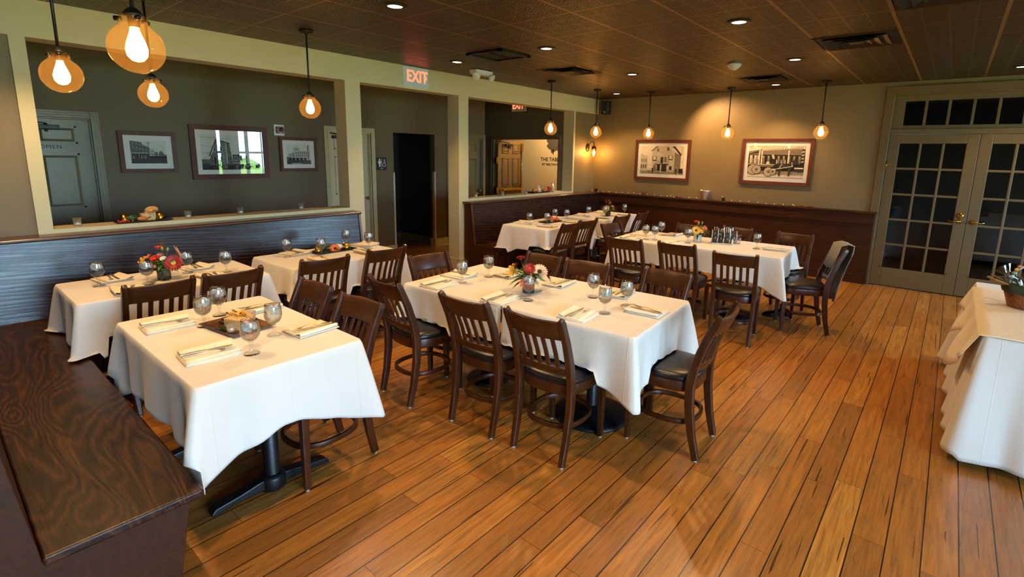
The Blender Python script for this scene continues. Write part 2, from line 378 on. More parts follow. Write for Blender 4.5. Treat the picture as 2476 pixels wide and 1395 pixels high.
# far wall with the french door opening
OX0,OX1,OZ=4.545,6.42,2.62
m=MB(); m.box(-.2,OX0,0,.16,0,CH); m.box(OX1,XR+.2,0,.16,0,CH); m.box(OX0,OX1,0,.16,OZ,CH)
struct(m.build('wall_far','paint_wall'))
m=MB()
m.box(.0,4.53,-.075,0,0,.985); m.box(0,4.53,-.095,0,.84,.985)
m.box(0,4.53,-.092,0,0,.13)
struct(m.build('trim_1','panel_wood',bevel=.004))
struct(MB().box(.0,4.555,-.112,0.0,.985,1.013).build('trim_2','rail_wood',bevel=.005))
# right and near walls with window openings
def holed(name,axis,c0,c1,lo,hi,holes,mat,zt=CH):
    m=MB(); hs=sorted(holes); p=lo
    def bx(a,b,z0,z1): 
        if b-a>1e-4: (m.box(c0,c1,a,b,z0,z1) if axis=='x' else m.box(a,b,c0,c1,z0,z1))
    for a,b,z0,z1 in hs:
        bx(p,a,0,zt); bx(a,b,0,z0); bx(a,b,z1,zt); p=b
    bx(p,hi,0,zt); return struct(m.build(name,mat))
WINR=[(-9.5,-6.35,.55,2.3),(-2.35,-.55,.8,2.3)]
holed('wall_right','x',XR,XR+.16,YN,.16,WINR,'paint_wall')
struct(MB().box(-3.1,XR+.16,YN-.16,YN,0,CH).build('wall_near','paint_wall'))
struct(MB().box(-3.1,-3.0,YN,.9,0,CH).build('wall_light_block','unlit_dark'))  # unseen wall added to stop sky light leaking in around the corridor doors
def window(n,y0,y1,z0,z1,cols):
    m=MB(); x0,x1=XR-.02,XR+.1
    for a,b,c,d in ((y0-.09,y0+.03,z0-.09,z1+.09),(y1-.03,y1+.09,z0-.09,z1+.09)): m.box(x0,x1,a,b,c,d)
    m.box(x0,x1,y0,y1,z1-.03,z1+.09); m.box(x0-.03,x1,y0-.1,y1+.1,z0-.06,z0+.03)
    o=struct(m.build('window_%d'%n,'paint_cream',bevel=.004))
    k=MB(); zm=(z0+z1)/2
    for i in range(1,cols):
        y=y0+(y1-y0)*i/cols; wd=.05 if i%2==0 else .014; k.box(XR+.03,XR+.07,y-wd,y+wd,z0,z1)
    k.box(XR+.03,XR+.07,y0,y1,zm-.03,zm+.03); k.build('sash','paint_cream',o)
    MB().box(XR+.048,XR+.052,y0,y1,z0,z1).build('pane','window_glass',o)
    l=D.lights.new('portal','AREA'); l.shape='RECTANGLE'; l.size=z1-z0; l.size_y=y1-y0; l.cycles.is_portal=True
    q=D.objects.new('portal',l); COL.objects.link(q); q.location=(XR+.14,(y0+y1)/2,(z0+z1)/2); q.rotation_euler=(0,R(90),0)
window(1,-9.5,-6.35,.55,2.3,6); window(2,-2.35,-.55,.8,2.3,4)
o=MB().box(XR+.2,40,-30,24,-.32,-.22).build('lawn','lawn'); o['kind']='structure'
# unseen hedge added for green reflections, kept low to let sky light in
random.seed(5); m=MB()
for i in range(40): m.sphere((20+random.uniform(-1,1.5),-22+i*.95,random.uniform(-.1,.4)),random.uniform(.6,1.0),10)
o=m.build('hedge','hedge_leaf'); o['kind']='stuff'; tag(o,'unseen low green hedge added on the lawn outside the windows','hedge')
# corridor beyond the left wall
DO=[(-8.06,-7.09,0,1.96),(-4.40,-3.705,0,1.96),(-3.28,-2.417,0,1.99),(-2.06,-1.225,0,1.965)]
m=MB(); p=YN
for a,b,z0,z1 in DO: m.box(XC-.12,XC,p,a,0,CH); m.box(XC-.12,XC,a,b,z1,CH); p=b
m.box(XC-.12,XC,p,YJ,0,CH)
struct(m.build('wall_corridor','paint_corridor'))
m=MB(); m.box(-3.0,-1.97,YE,YE+.12,0,CH); m.box(-.305,-.225,YE,YE+.12,0,CH); m.box(-1.97,-.305,YE,YE+.12,1.985,CH)
struct(m.build('wall_corridor_end','paint_corridor'))
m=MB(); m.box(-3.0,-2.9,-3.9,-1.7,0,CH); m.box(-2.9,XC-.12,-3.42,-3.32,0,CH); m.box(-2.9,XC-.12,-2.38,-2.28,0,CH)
struct(m.build('wall_alcove','unlit_dark'))
struct(MB().box(-2.9,-2.88,-3.32,-2.38,0,.15).box(-2.88,XC-.12,-2.4,-2.38,0,.15).box(-2.88,XC-.12,-3.32,-3.3,0,.15).build('baseboard_alcove','paint_door'))
m=MB(); m.box(-3.0,-.2,.62,.72,0,CH); m.box(-.22,-.2,.02,.62,0,CH)
struct(m.build('wall_vestibule','paint_cream'))
m=MB()
for a,b in ((YN,-8.16),(-7.0,-4.47),(-3.64,-3.28),(-2.417,-2.13)): m.box(XC,XC+.018,a,b,0,.14); m.box(XC,XC+.03,a,b,0,.02)
m.box(XC-.12,XC+.018,-3.28,-3.262,0,.14); m.box(XC-.12,XC+.018,-2.435,-2.417,0,.14)
struct(m.build('baseboard_corridor','paint_trim',bevel=.003))
for i,y in enumerate((-3.275,-2.427)):
    struct(MB().box(XC-.05,XC+.006,y-.004 if i else y-.022,y+.026 if i else y+.008,.14,1.345).build('trim_%d'%(3+i),'paint_cream'))
# door casings of the corridor
def casing(n,y0,y1,z1,mat='paint_door_green'):
    m=MB()
    for k,(wd,th) in enumerate(((.075,.014),(.055,.02),(.03,.026))):
        m.box(XC,XC+th,y0-wd,y0,0,z1+wd); m.box(XC,XC+th,y1,y1+wd,0,z1+wd); m.box(XC,XC+th,y0,y1,z1,z1+wd)
    m.box(XC-.12,XC+.004,y0-.001,y0+.014,0,z1); m.box(XC-.12,XC+.004,y1-.014,y1+.001,0,z1); m.box(XC-.12,XC+.004,y0,y1,z1-.014,z1+.001)
    return struct(m.build('trim_%d'%n,mat,bevel=.003))
casing(5,-8.06,-7.09,1.96); casing(6,-4.40,-3.705,1.96,'paint_trim'); casing(7,-2.06,-1.225,1.965)
def panel_door(n,w,h,mat,cols=2):
    # local: hinge edge at y=0, door spans +y, face toward +x at x=0
    o=MB().box(-.04,0,0,w,.008,h).build('door_%d'%n,mat,bevel=.003); struct(o)
    sw=.115; pw=(w-sw*(cols+1))/cols
    rows=[(.24,.24+.62),(1.03,1.60) ,(1.70,1.88)] if h<2.1 else [(.24,.86),(1.0,1.6),(1.7,1.9)]
    for c in range(cols):
        y0=sw+c*(pw+sw)
        for z0,z1 in rows:
            m=MB(); y1=y0+pw
            for i,(d,x) in enumerate(((0,.0),(.0,.012),(.014,.004),(.04,.016))):
                pass
            # moulded frame and raised field
            m.prism([(y0,z0),(y1,z0),(y1,z1),(y0,z1)],'x',.0,.001)
            for a,b,c_,d in ((y0,y1,z0,z0+.016),(y0,y1,z1-.016,z1),(y0,y0+.016,z0,z1),(y1-.016,y1,z0,z1)): m.box(0,.013,a,b,c_,d)
            i=.045; A=[(y0+.022,z0+.022),(y1-.022,z0+.022),(y1-.022,z1-.022),(y0+.022,z1-.022)]; B=[(y0+i,z0+i),(y1-i,z0+i),(y1-i,z1-i),(y0+i,z1-i)]
            vs=[(.001,*p) for p in A]+[(.012,*p) for p in B]
            m.add(vs,[(0,1,5,4),(1,2,6,5),(2,3,7,6),(3,0,4,7),(4,5,6,7)])
            m.build('raised_panel',mat,o)
    return o
def closer(par,y,z,rz=0):
    t=MB(); t.box(.005,.05,y-.12,y+.1,z-.02,z+.025); t.cyl((.03,y,z-.045),(.03,y,z+.04),.014,10); t.build('door_closer','bronze',par,bevel=.006)
    MB().sweep([(.03,y,z+.04),(.07,y-.16,z+.055),(.03,y-.3,z+.07)],[(-.008,-.003),(.008,-.003),(.008,.003),(-.008,.003)],up=(0,0,1)).build('closer_arm','bronze',par)
d1=panel_door(1,.968,1.95,'paint_door_green'); d1.location=(XC-.045,-8.06,0)
closer(d1,.62,1.86)
text_mesh('lettering','WOMEN',.055,'ink',d1,(.002,.605,1.665),(R(90),0,R(90)),.0006,1.0,1.2)
d2=panel_door(2,.69,1.95,'paint_cream'); d2.location=(XC-.07,-4.398,0); closer(d2,.2,1.88)
MB().cyl((.0,.62,.95),(.05,.62,.95),.012).sphere((.06,.62,.95),.028,12).build('knob','brass',d2)
d3=panel_door(3,.83,1.955,'paint_door_green'); d3.location=(XC-.05,-2.058,0)
MB().cyl((.0,.76,.97),(.05,.76,.97),.012).sphere((.06,.76,.97),.028,12).build('knob','brass',d3); MB().box(0,.004,.7,.8,.62,.88).build('kick_plate','bronze',d3)
# double doorway at the corridor end
m=MB(); XA,XB,ZD=-1.97,-.312,1.985
for wd,th in ((.09,.015),(.06,.022),(.03,.028)):
    m.box(XA-wd,XA,YE-th,YE,0,ZD+wd*.65); m.box(XB,XB+wd*.65,YE-th,YE,0,ZD+wd*.65); m.box(XA,XB,YE-th,YE,ZD,ZD+wd*.65)
m.box(XA-.002,XA+.02,YE,YE+.14,0,ZD); m.box(XB-.02,XB+.002,YE,YE+.14,0,ZD); m.box(XA,XB,YE,YE+.14,ZD-.02,ZD+.002)
struct(m.build('trim_8','paint_door',bevel=.003))
d4=panel_door(4,.745,1.955,'paint_door'); d4.location=(-1.845,YE+.035,0)
closer(d4,.30,1.86)
pb=MB(); pb.box(.005,.03,.05,.72,.93,.98); pb.box(.03,.055,.1,.42,.935,.975); pb.build('push_bar','brass',d4,bevel=.008)
pr=MB(); pr.cyl((.03,.70,1.0),(.03,.70,1.80),.012,10); pr.box(.0,.05,.67,.73,1.74,1.90); pr.box(0,.05,.67,.73,.98,1.05); pr.build('exit_rod','brass',d4,bevel=.004)
for z in (1.55,.95): MB().box(-.05,.004,-.05,-.005,z-.06,z+.06).cyl((.006,-.028,z-.065),(.006,-.028,z+.065),.009,8).build('hinge','brass',d4)
# words and tree on the vestibule wall
s=thing('wall_lettering','dark grey tree emblem and shop lettering painted on the lit vestibule wall','sign',(-1.50,.618,1.5))
random.seed(3); P=[]
for i in range(72):
    a=2*pi*i/72; r=.178*(1+.10*math.sin(7*a+1)+.06*math.sin(13*a)+random.uniform(-.05,.05)); P.append((r*math.cos(a),.45+r*1.15*math.sin(a)))
MB().prism(P,'y',-.002,0).build('tree_crown','tree_grey',s)
MB().box(-.012,.012,-.002,0,.185,.30).build('tree_trunk','tree_grey',s)
text_mesh('lettering','THE TABLE',.114,'ink',s,(-.065,-.001,.080),(R(90),0,0),.0008,1,1.02,bold=.002)
text_mesh('lettering','AT WILTWYCK',.074,'ink',s,(-.05,-.001,-.03),(R(90),0,0),.0008,1,1.02,bold=.0015)
# ------------------------------------------------------------------ french doors at the far right
def french():
    fr=MB()
    fr.box(4.462,4.555,-.03,.03,0,2.655); fr.box(6.405,6.5,-.03,.03,0,2.655); fr.box(4.462,6.5,-.034,.03,2.56,2.655)
    fr.box(4.555,6.405,-.012,.16,2.05,2.115); fr.box(4.545,4.562,-.01,.16,0,2.58); fr.box(6.398,6.42,-.01,.16,0,2.58); fr.box(4.55,6.41,-.01,.16,2.545,2.62)
    struct(fr.build('trim_9','paint_door',bevel=.004))
    tr=MB(); Y0,Y1=.02,.06
    tr.box(4.562,4.682,Y0,Y1,2.115,2.545); tr.box(6.29,6.40,Y0,Y1,2.115,2.545); tr.box(4.68,6.29,Y0,Y1,2.115,2.163); tr.box(4.68,6.29,Y0,Y1,2.468,2.545)
    n=7; pit=(6.29-4.682+.03)/n
    for i in range(1,n): x=4.682+i*pit-.03; tr.box(x,x+.03,Y0+.005,Y1,2.163,2.468)
    o=struct(tr.build('window_3','paint_door',bevel=.004)); MB().box(4.68,6.29,.04,.044,2.16,2.47).build('pane','pane_glass',o)
    for k,(x0,x1,g0) in enumerate(((4.565,5.479,4.682),(5.483,6.396,5.6))):
        m=MB(); y0,y1=-.004,.036; gw=5.358-4.682; g1=g0+gw
        m.box(x0,g0,y0,y1,.012,2.042); m.box(g1,x1,y0,y1,.012,2.042); m.box(g0,g1,y0,y1,.012,.262); m.box(g0,g1,y0,y1,1.93,2.042)
        for i in (1,2): x=g0+i*(gw+.028)/3-.028; m.box(x,x+.028,y0+.004,y1,.262,1.93)
        for i in range(1,5): z=.262+i*(1.668+.028)/5-.028; m.box(g0,g1,y0+.006,y1,z,z+.028)
        o=struct(m.build('door_%d'%(5+k),'paint_door',bevel=.005)); MB().box(g0,g1,.016,.02,.262,1.93).build('pane','pane_glass',o)
        hx=5.418 if k==0 else 5.545; s=-1 if k==0 else 1
        h=MB(); h.lathe([(.03,0),(.03,.008),(.02,.02),(.012,.03),(.012,.045)],16,M=Matrix.Translation((hx,-.004,.968))@Matrix.Rotation(R(90),4,'X'))
        h.tube([(hx,-.045,.968),(hx+s*.03,-.05,.972),(hx+s*.07,-.05,.962),(hx+s*.115,-.048,.975)],.009,8,scale=[1,1.1,.9,.6]); h.build('lever_handle','brass',o)
        if k==0: MB().lathe([(.034,0),(.034,.01),(.026,.022),(.012,.026),(1e-4,.03)],18,M=Matrix.Translation((hx+.002,-.004,1.04))@Matrix.Rotation(R(90),4,'X')).build('deadbolt','brass',o)
        if k==0:
            MB().cyl((4.568,-.012,1.60),(4.568,-.012,1.69),.009,8).tube([(4.57,-.02,1.65),(4.60,-.03,1.665),(4.64,-.02,1.66)],.004,6).build('hinge','brass',o)
            MB().box(4.66,4.70,-.01,-.004,.135,.15).build('foot_bolt','brass',o)
        for hx2,hz in (((g0-.01,.275),(g1+.012,.275)) if k==0 else ((g0-.012,.275),)):
            MB().box(hx2-.012,hx2+.012,-.012,-.004,hz-.02,hz+.02).tube([(hx2,-.012,hz-.005),(hx2,-.03,hz-.018),(hx2,-.034,hz+.002)],.004,6).build('clear_hook','clear_glass',o)
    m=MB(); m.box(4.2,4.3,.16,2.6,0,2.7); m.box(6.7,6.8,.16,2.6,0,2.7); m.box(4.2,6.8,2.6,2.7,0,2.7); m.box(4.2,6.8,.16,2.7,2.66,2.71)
    struct(m.build('wall_back_room','unlit_dark'))
french()

# ------------------------------------------------------------------ banquette benches
def bench_profile():   # (x out from wall, z)
    return [(.045,0),(.64,0),(.675,.365),(.735,.385),(.735,.42),(.235,.42),(.17,.985),(.045,.985)]
def bench(name,label,y0,y1,ret=None,ends=(True,True)):
    t=thing(name,label,'bench',(0.0,(y0+y1)/2,0)); OY=(y0+y1)/2; a,b=y0-OY,y1-OY; FX=.56 if ret else .715
    k=FX-.715
    bk=MB(); bk.prism([(.03,.40),(.225,.40),(.155,.985),(.03,.985)],'y',a,b,0); 
    cp=MB(); cp.prism([(.0,.985),(.172,.985),(.178,.992),(.178,1.008),(.168,1.016),(.0,1.016)],'y',a-(.022 if ends[0] else 0),b+(.022 if ends[1] else 0))
    st=MB(); bs=MB(); bs.prism([(.03,0),(.63+k,0),(.672+k,.385),(.03,.385)],'y',a+.03,b-.03)
    if ret is None: st.box(.2,FX,a,b,.385,.42)
    else:
        X1,YF,YB=ret; YF-=OY; YB-=OY
        st.prism([(.2,YB),(X1,YB),(X1,YF),(FX+.10,YF),(FX+.03,YF+.03),(FX,YF+.10),(FX,b),(.2,b)],'z',.385,.42)
        bs.prism([(YB-.06,0),(YF-.10,0),(YF-.05,.385),(YB-.06,.385)],'x',.5,X1-.04)
        rb=MB(); rb.prism([(YB-.16,.40),(YB-.0,.40),(YB-.075,.985),(YB-.16,.985)],'x',0,X1-.02); rb.build('return_backrest','oak_seat',t)
        MB().prism([(YB-.18,.985),(YB-.06,.985),(YB-.06,1.016),(YB-.18,1.016)],'x',0,X1).build('return_cap','rail_wood',t,bevel=.004)
        ep=MB(); ep.prism([(YB-.16,0),(YF-.11,0),(YF-.045,.385),(YB,.40),(YB-.07,.985),(YB-.16,.985)],'x',X1-.04,X1-.015); ep.build('end_panel','panel_wood',t,bevel=.003)
    bk.build('backrest','oak_back',t); cp.build('cap_rail','cap_wood',t,bevel=.004); st.build('seat','oak_seat',t,bevel=.008,seg=3); bs.build('base','panel_wood',t)
    for e,(yy,s) in zip(ends,((a,1),(b,-1))):
        if e:
            p=[(.03,0),(.63+k,0),(.685+k,.385),(.24,.40),(.228,.42),(.158,.985),(.03,.985)]
            MB().prism(p,'y',yy-.012*s,yy+.012*s).build('end_panel','panel_wood',t,bevel=.003)
            MB().sweep([(.236,yy-.002*s,.42),(.16,yy-.002*s,.985)],[(-.012,-.008),(.012,-.008),(.012,.008),(-.012,.008)],up=(0,1,0)).build('edge_trim','cap_wood',t,bevel=.003)
    return t
bench('banquette_bench','dark oak L-shaped banquette bench reaching from the left wall into the foreground',-8.33,-5.2,ret=(3.245,-7.825,-8.275),ends=(False,True))
bench('banquette_bench','dark wood banquette bench in the far left corner under the half wall',-3.445,-.115,ends=(True,False))

# ------------------------------------------------------------------ pictures
def picture(label,loc,rz,w,h,fw,mat,draw,pre,group):
    t=thing('framed_picture',label,'picture',loc,rz,group)
    m=MB(); d=.03
    o_=[(-w/2,-h/2),(w/2,-h/2),(w/2,h/2),(-w/2,h/2)]; i_=[(-w/2+fw,-h/2+fw),(w/2-fw,-h/2+fw),(w/2-fw,h/2-fw),(-w/2+fw,h/2-fw)]
    vs=[(x,-d,z) for x,z in o_]+[(x,-d*.85,z) for x,z in i_]+[(x,0,z) for x,z in o_]+[(x,-.006,z) for x,z in i_]
    fs=[]
    for i in range(4): j=(i+1)%4; fs+= [(i,j,4+j,4+i),(i,8+i,8+j,j),(4+i,4+j,12+j,12+i),(8+i,12+i,12+j,8+j)]
    m.add(vs,fs); m.build('frame','frame_wood',t,bevel=.002)
    MB().box(-w/2+fw,w/2-fw,-.008,-.002,-h/2+fw,h/2-fw).build('mat_board','mat_board',t)
    pw,ph=w-2*fw-2*mat,h-2*fw-2*mat; p=MB(); lay=[0]; names=[pre+'_'+k for k in ('sky','light','mid','dark','road')]; ix=dict(sky=0,light=1,mid=2,dark=3,road=4)
    def poly(k,pts):
        lay[0]+=1; y=-.0085-lay[0]*.00004
        cl=lambda u: min(1,max(0,u))
        p.add([((cl(u)-.5)*pw,y,(cl(v)-.5)*ph) for u,v in pts],[tuple(range(len(pts)))],ix[k])
    def rect(k,u0,v0,u1,v1): poly(k,[(u0,v0),(u1,v0),(u1,v1),(u0,v1)])
    def line(k,a,b,wd):
        dx,dy=b[0]-a[0],(b[1]-a[1])*ph/pw; L=math.hypot(dx,dy) or 1; nx,ny=-dy/L*wd/2,dx/L*wd/2*pw/ph
        poly(k,[(a[0]+nx,a[1]+ny),(a[0]-nx,a[1]-ny),(b[0]-nx,b[1]-ny),(b[0]+nx,b[1]+ny)])
    def disc(k,c,r,n=18): poly(k,[(c[0]+r*math.cos(2*pi*i/n),c[1]+r*pw/ph*math.sin(2*pi*i/n)) for i in range(n)])
    def ring(k,c,r,wd,n=20):
        for i in range(n):
            a,b=2*pi*i/n,2*pi*(i+1)/n; line(k,(c[0]+r*math.cos(a),c[1]+r*pw/ph*math.sin(a)),(c[0]+r*math.cos(b),c[1]+r*pw/ph*math.sin(b)),wd)
    draw(rect,poly,line,disc,ring)
    p.build('photograph',names,t)
    MB().box(-w/2+fw,w/2-fw,-.0155,-.0135,-h/2+fw,h/2-fw).build('glazing','picture_glass',t)
def people(rect,disc,k,xs,v,h):
    for i,x in enumerate(xs): rect(k[i%len(k)],x-.009,v,x+.009,v+h*.8); disc(k[(i+1)%len(k)],(x,v+h*.9),.008,8)
def pic_house(rect,poly,line,disc,ring):
    rect('sky',0,0,1,1); rect('road',0,0,1,.12); poly('light',[(0,.1),(.17,.1),(.17,.64),(.02,.70),(0,.7)])
    for x in (.03,.08,.13): rect('mid',x-.014,.42,x+.014,.54); rect('dark',x-.014,.2,x+.012,.32)
    poly('mid',[(.79,.08),(.93,.08),(.93,.68),(.79,.78)]); poly('light',[(.27,.08),(.79,.08),(.79,.78),(.60,1),(.40,1),(.27,.82)])
    poly('mid',[(.24,.83),(.27,.80),(.42,1),(.36,1)]); poly('dark',[(.72,.97),(.78,1),(.95,.70),(.92,.66),(.79,.90)])
    for x,v in ((.33,.46),(.70,.50)):
        rect('mid',x-.055,v,x+.055,v+.18); rect('sky',x-.028,v,x+.028,v+.17); rect('dark',x-.028,v+.01,x+.028,v+.05)
    rect('mid',.47,.38,.54,.62); rect('dark',.485,.4,.525,.6); rect('mid',.56,.44,.61,.62); rect('mid',.61,.84,.66,.97); rect('dark',.625,.86,.645,.95); rect('mid',.38,.80,.43,.92)
    line('dark',(.36,.47),(.66,.47),.004)
    for i in range(9): line('dark',(.36+i*.037,.38),(.36+i*.037,.47),.003)
    poly('dark',[(.33,.36),(.66,.38),(.66,.33),(.35,.33)]); rect('mid',.31,.1,.38,.31); rect('dark',.40,.12,.47,.33); rect('dark',.50,.1,.62,.33); rect('sky',.48,.05,.50,.34); rect('dark',.68,.16,.74,.30); rect('light',.62,.1,.65,.3)
    for x in (.2,.26,.38,.46,.56,.64,.72,.78): ring('dark',(x,.10),.028,.005,14)
    for x in (.3,.84): rect('dark',x-.014,.04,x+.014,.22); disc('light',(x,.24),.012,8)
    for a,b in (((.98,.98),(.9,.55)),((.93,1),(.97,.7)),((.02,.72),(.09,.62)),((.96,.4),(1,.6))): line('mid',a,b,.006)
    rect('dark',.9,.06,.99,.22)
def pic_wagon(rect,poly,line,disc,ring):
    rect('mid',0,0,1,1); rect('road',0,0,1,.2); rect('sky',0,.02,1,.1); rect('dark',0,.22,1,.72)
    for x in (.05,.13,.19): rect('light',x-.025,.45,x+.025,.7)
    for i in range(8): rect('mid',.26+i*.09,.45,.30+i*.09,.68); rect('light',.27+i*.09,.62,.285+i*.09,.68)
    rect('light',0,.9,1,1); poly('sky',[(0,.82),(.22,.88),(.22,.95),(0,.92)]); poly('dark',[(0,.74),(.2,.84),(.2,.78),(0,.72)])
    poly('sky',[(.24,.84),(.98,.92),(.98,.98),(.24,.90)])
    for i in range(24): x=.25+i*.03; rect('mid',x,.825+i*.0035,x+.013,.89+i*.0035)
    for x in (.2,.245,.72): rect('sky',x-.012,.35,x+.012,.86)
    for i in range(8): poly('light' if i%2 else 'dark',[(.94,.88-i*.05),(.985,.9-i*.05),(.985,.855-i*.05),(.94,.835-i*.05)])
    people(rect,disc,['light','mid'],[.05,.09,.14,.18,.52,.56,.60,.64,.67],.44,.15)
    rect('light',0,.405,.5,.43); rect('mid',.2,.34,.47,.40); rect('sky',.34,.43,.42,.5); poly('dark',[(.39,.44),(.42,.66),(.47,.66),(.50,.5),(.52,.42)]); disc('sky',(.445,.69),.02); poly('sky',[(.43,.62),(.47,.68),(.48,.58)])
    for c,r in (((.10,.24),.10),((.17,.25),.085),((.39,.19),.085),((.47,.20),.06)):
        disc('light',c,r,24); ring('dark',c,r,.008)
        for i in range(7): a=pi*i/7+.2; line('dark',(c[0]-r*math.cos(a),c[1]-r*1.55*math.sin(a)),(c[0]+r*math.cos(a),c[1]+r*1.55*math.sin(a)),.004)
    poly('dark',[(.53,.40),(.56,.46),(.68,.45),(.76,.47),(.80,.55),(.86,.57),(.90,.50),(.91,.42),(.86,.44),(.82,.40),(.80,.31),(.78,.22),(.76,.08),(.735,.07),(.745,.2),(.72,.29),(.62,.28),(.60,.2),(.60,.07),(.575,.06),(.57,.2),(.545,.3)])
    poly('dark',[(.83,.55),(.835,.62),(.855,.57)]); line('sky',(.47,.26),(.82,.38),.008); line('sky',(.58,.30),(.62,.44),.008); line('light',(.80,.36),(.79,.5),.01); line('mid',(.62,.44),(.7,.3),.006)
    rect('light',.84,.3,.99,.34); rect('dark',.84,.22,.99,.29)
def pic_row(rect,poly,line,disc,ring):
    rect('sky',0,0,1,1); rect('road',0,0,1,.24); poly('mid',[(0,.2),(.33,.22),(.33,.93),(0,1)]); poly('mid',[(.33,.22),(.52,.22),(.52,.72),(.33,.85)]); poly('light',[(.52,.24),(.66,.24),(.66,.62),(.52,.7)]); rect('mid',.66,.24,.75,.52); poly('mid',[(.75,.24),(.92,.24),(.92,.46),(.85,.58),(.78,.5)]); rect('mid',.92,.26,1,.4)
    for i,x in enumerate((.06,.16,.25,.34,.42,.48)): 
        s=1-i*.09
        for v in (.62,.80): rect('light',x,v-.02*i,x+.028*s,v+.13*s-.02*i); rect('dark',x+.004,v-.02*i,x+.02*s,v+.07*s-.02*i)
    for i in range(4): rect('dark',.56+.025*i,.5,.57+.025*i,.56); rect('dark',.56+.025*i,.36,.57+.025*i,.44)
    rect('light',.02,.44,.5,.48); rect('dark',.02,.22,.5,.44)
    for x in (.02,.12,.22,.32,.42,.5): rect('light',x,.22,x+.008,.46)
    people(rect,disc,['light','dark','mid'],[.07,.16,.2,.28,.31,.36,.39,.45,.48],.2,.2)
    rect('dark',.5,.24,1,.33); line('dark',(.5,.3),(.5,1),.01); line('dark',(.44,.9),(.56,.92),.008); line('dark',(.44,.84),(.56,.86),.008); line('dark',(.9,.3),(.9,.75),.006); line('dark',(.87,.72),(.93,.72),.005)
    for i in range(7): disc('dark',(.55+.06*i,.29),.03,10)
def pic_barn(rect,poly,line,disc,ring):
    rect('sky',0,0,1,1); rect('road',0,0,1,.18); rect('dark',0,0,1,.10); rect('mid',0,.18,.14,.3); poly('mid',[(.13,.14),(.25,.86),(.48,.74),(.52,.14)]); poly('mid',[(.13,.14),(.15,.42),(.19,.5),(.26,.82),(.27,.14)]); rect('mid',.52,.2,.78,.40); poly('dark',[(.52,.40),(.77,.40),(.74,.44),(.52,.44)]); poly('dark',[(.25,.86),(.26,.89),(.49,.77),(.48,.73)]); poly('dark',[(.12,.4),(.14,.4),(.26,.86),(.25,.88)])
    random.seed(8)
    for i in range(170): 
        x,v=random.uniform(.15,.5),random.uniform(.16,.76)
        if v<.42+(x-.15)*3.5: rect(random.choice(['light','dark','light']),x,v,x+.012,v+.012)
    for i in range(60): x,v=random.uniform(.53,.76),random.uniform(.2,.39); rect(random.choice(['light','dark']),x,v,x+.012,v+.012)
    for x,v in ((.22,.5),(.33,.52),(.33,.24),(.57,.26),(.66,.26)): rect('light',x-.018,v,x+.018,v+.15); rect('dark',x-.011,v+.02,x+.011,v+.14)
    rect('dark',.20,.18,.235,.36); line('sky',(.42,.14),(.415,.78),.01)
    for a,b in (((0,.93),(.5,.88)),((0,.7),(.22,.64)),((0,.48),(.16,.5)),((.1,.5),(.14,.3)),((.05,.22),(.05,.38))): line('dark',a,b,.004)
    for i in range(30): x=random.uniform(0,1); rect(random.choice(['mid','dark']),x,random.uniform(.02,.16),x+.06,random.uniform(.04,.17))
def pic_block(rect,poly,line,disc,ring):
    rect('sky',0,0,1,1); rect('road',0,0,1,.2); poly('mid',[(.06,.2),(.3,.2),(.3,.62),(.06,.46)]); rect('light',.3,.2,.96,.66); poly('light',[(.28,.62),(.28,.8),(.36,.86),(.5,.84),(.5,.66)]); poly('light',[(.06,.3),(.3,.3),(.3,.62),(.06,.46)]); line('dark',(.06,.46),(.3,.62),.008); line('dark',(.5,.66),(.98,.66),.008); line('dark',(.27,.79),(.36,.86),.008); line('dark',(.36,.86),(.5,.84),.008)
    for i in range(7):
        for v in (.4,.53): x=.38+.085*i; rect('dark',x,v,x+.03,v+.085)
    for i in range(5):
        for v in (.34,.44): x=.09+.042*i; rect('dark',x,v-.02+i*.02,x+.014,v+.04+i*.02)
    for x in (.38,.46): rect('dark',x,.72,x+.03,.79)
    for a,b in ((.08,.2),(.24,.34),(.38,.5),(.54,.66),(.7,.8)): rect('dark',a,.2,b,.33)
    line('dark',(.89,.12),(.89,.98),.014); rect('dark',.87,.7,.91,.97); line('dark',(.8,.86),(.9,.88),.008); rect('mid',0,.2,.07,.38); rect('sky',.2,.02,.6,.05)
    line('dark',(.28,.3),(.28,.55),.02)
GF='framed pictures on the far wall'; GC='framed pictures in the corridor'
picture('mahogany framed sepia photograph of a gabled house, on the far wall',(1.335,-.001,1.633),0,1.02,.695,.052,.055,pic_house,'ph',GF)
picture('mahogany framed sepia photograph of a horse and wagon, on the far wall',(3.18,-.001,1.652),0,1.005,.69,.05,.055,pic_wagon,'ph',GF)
picture('small brown framed photograph of a brick street, beside the women door',(XC+.001,-6.607,1.623),R(90),.548,.462,.045,.06,pic_row,'pg',GC)
picture('largest brown framed photograph, of a stone gable building, on corridor wall',(XC+.001,-5.74,1.633),R(90),.905,.66,.06,.055,pic_barn,'pg',GC)
picture('smallest brown framed photograph, of a white corner building, under the fire strobe',(XC+.001,-4.865,1.62),R(90),.535,.46,.04,.055,pic_block,'pg',GC)

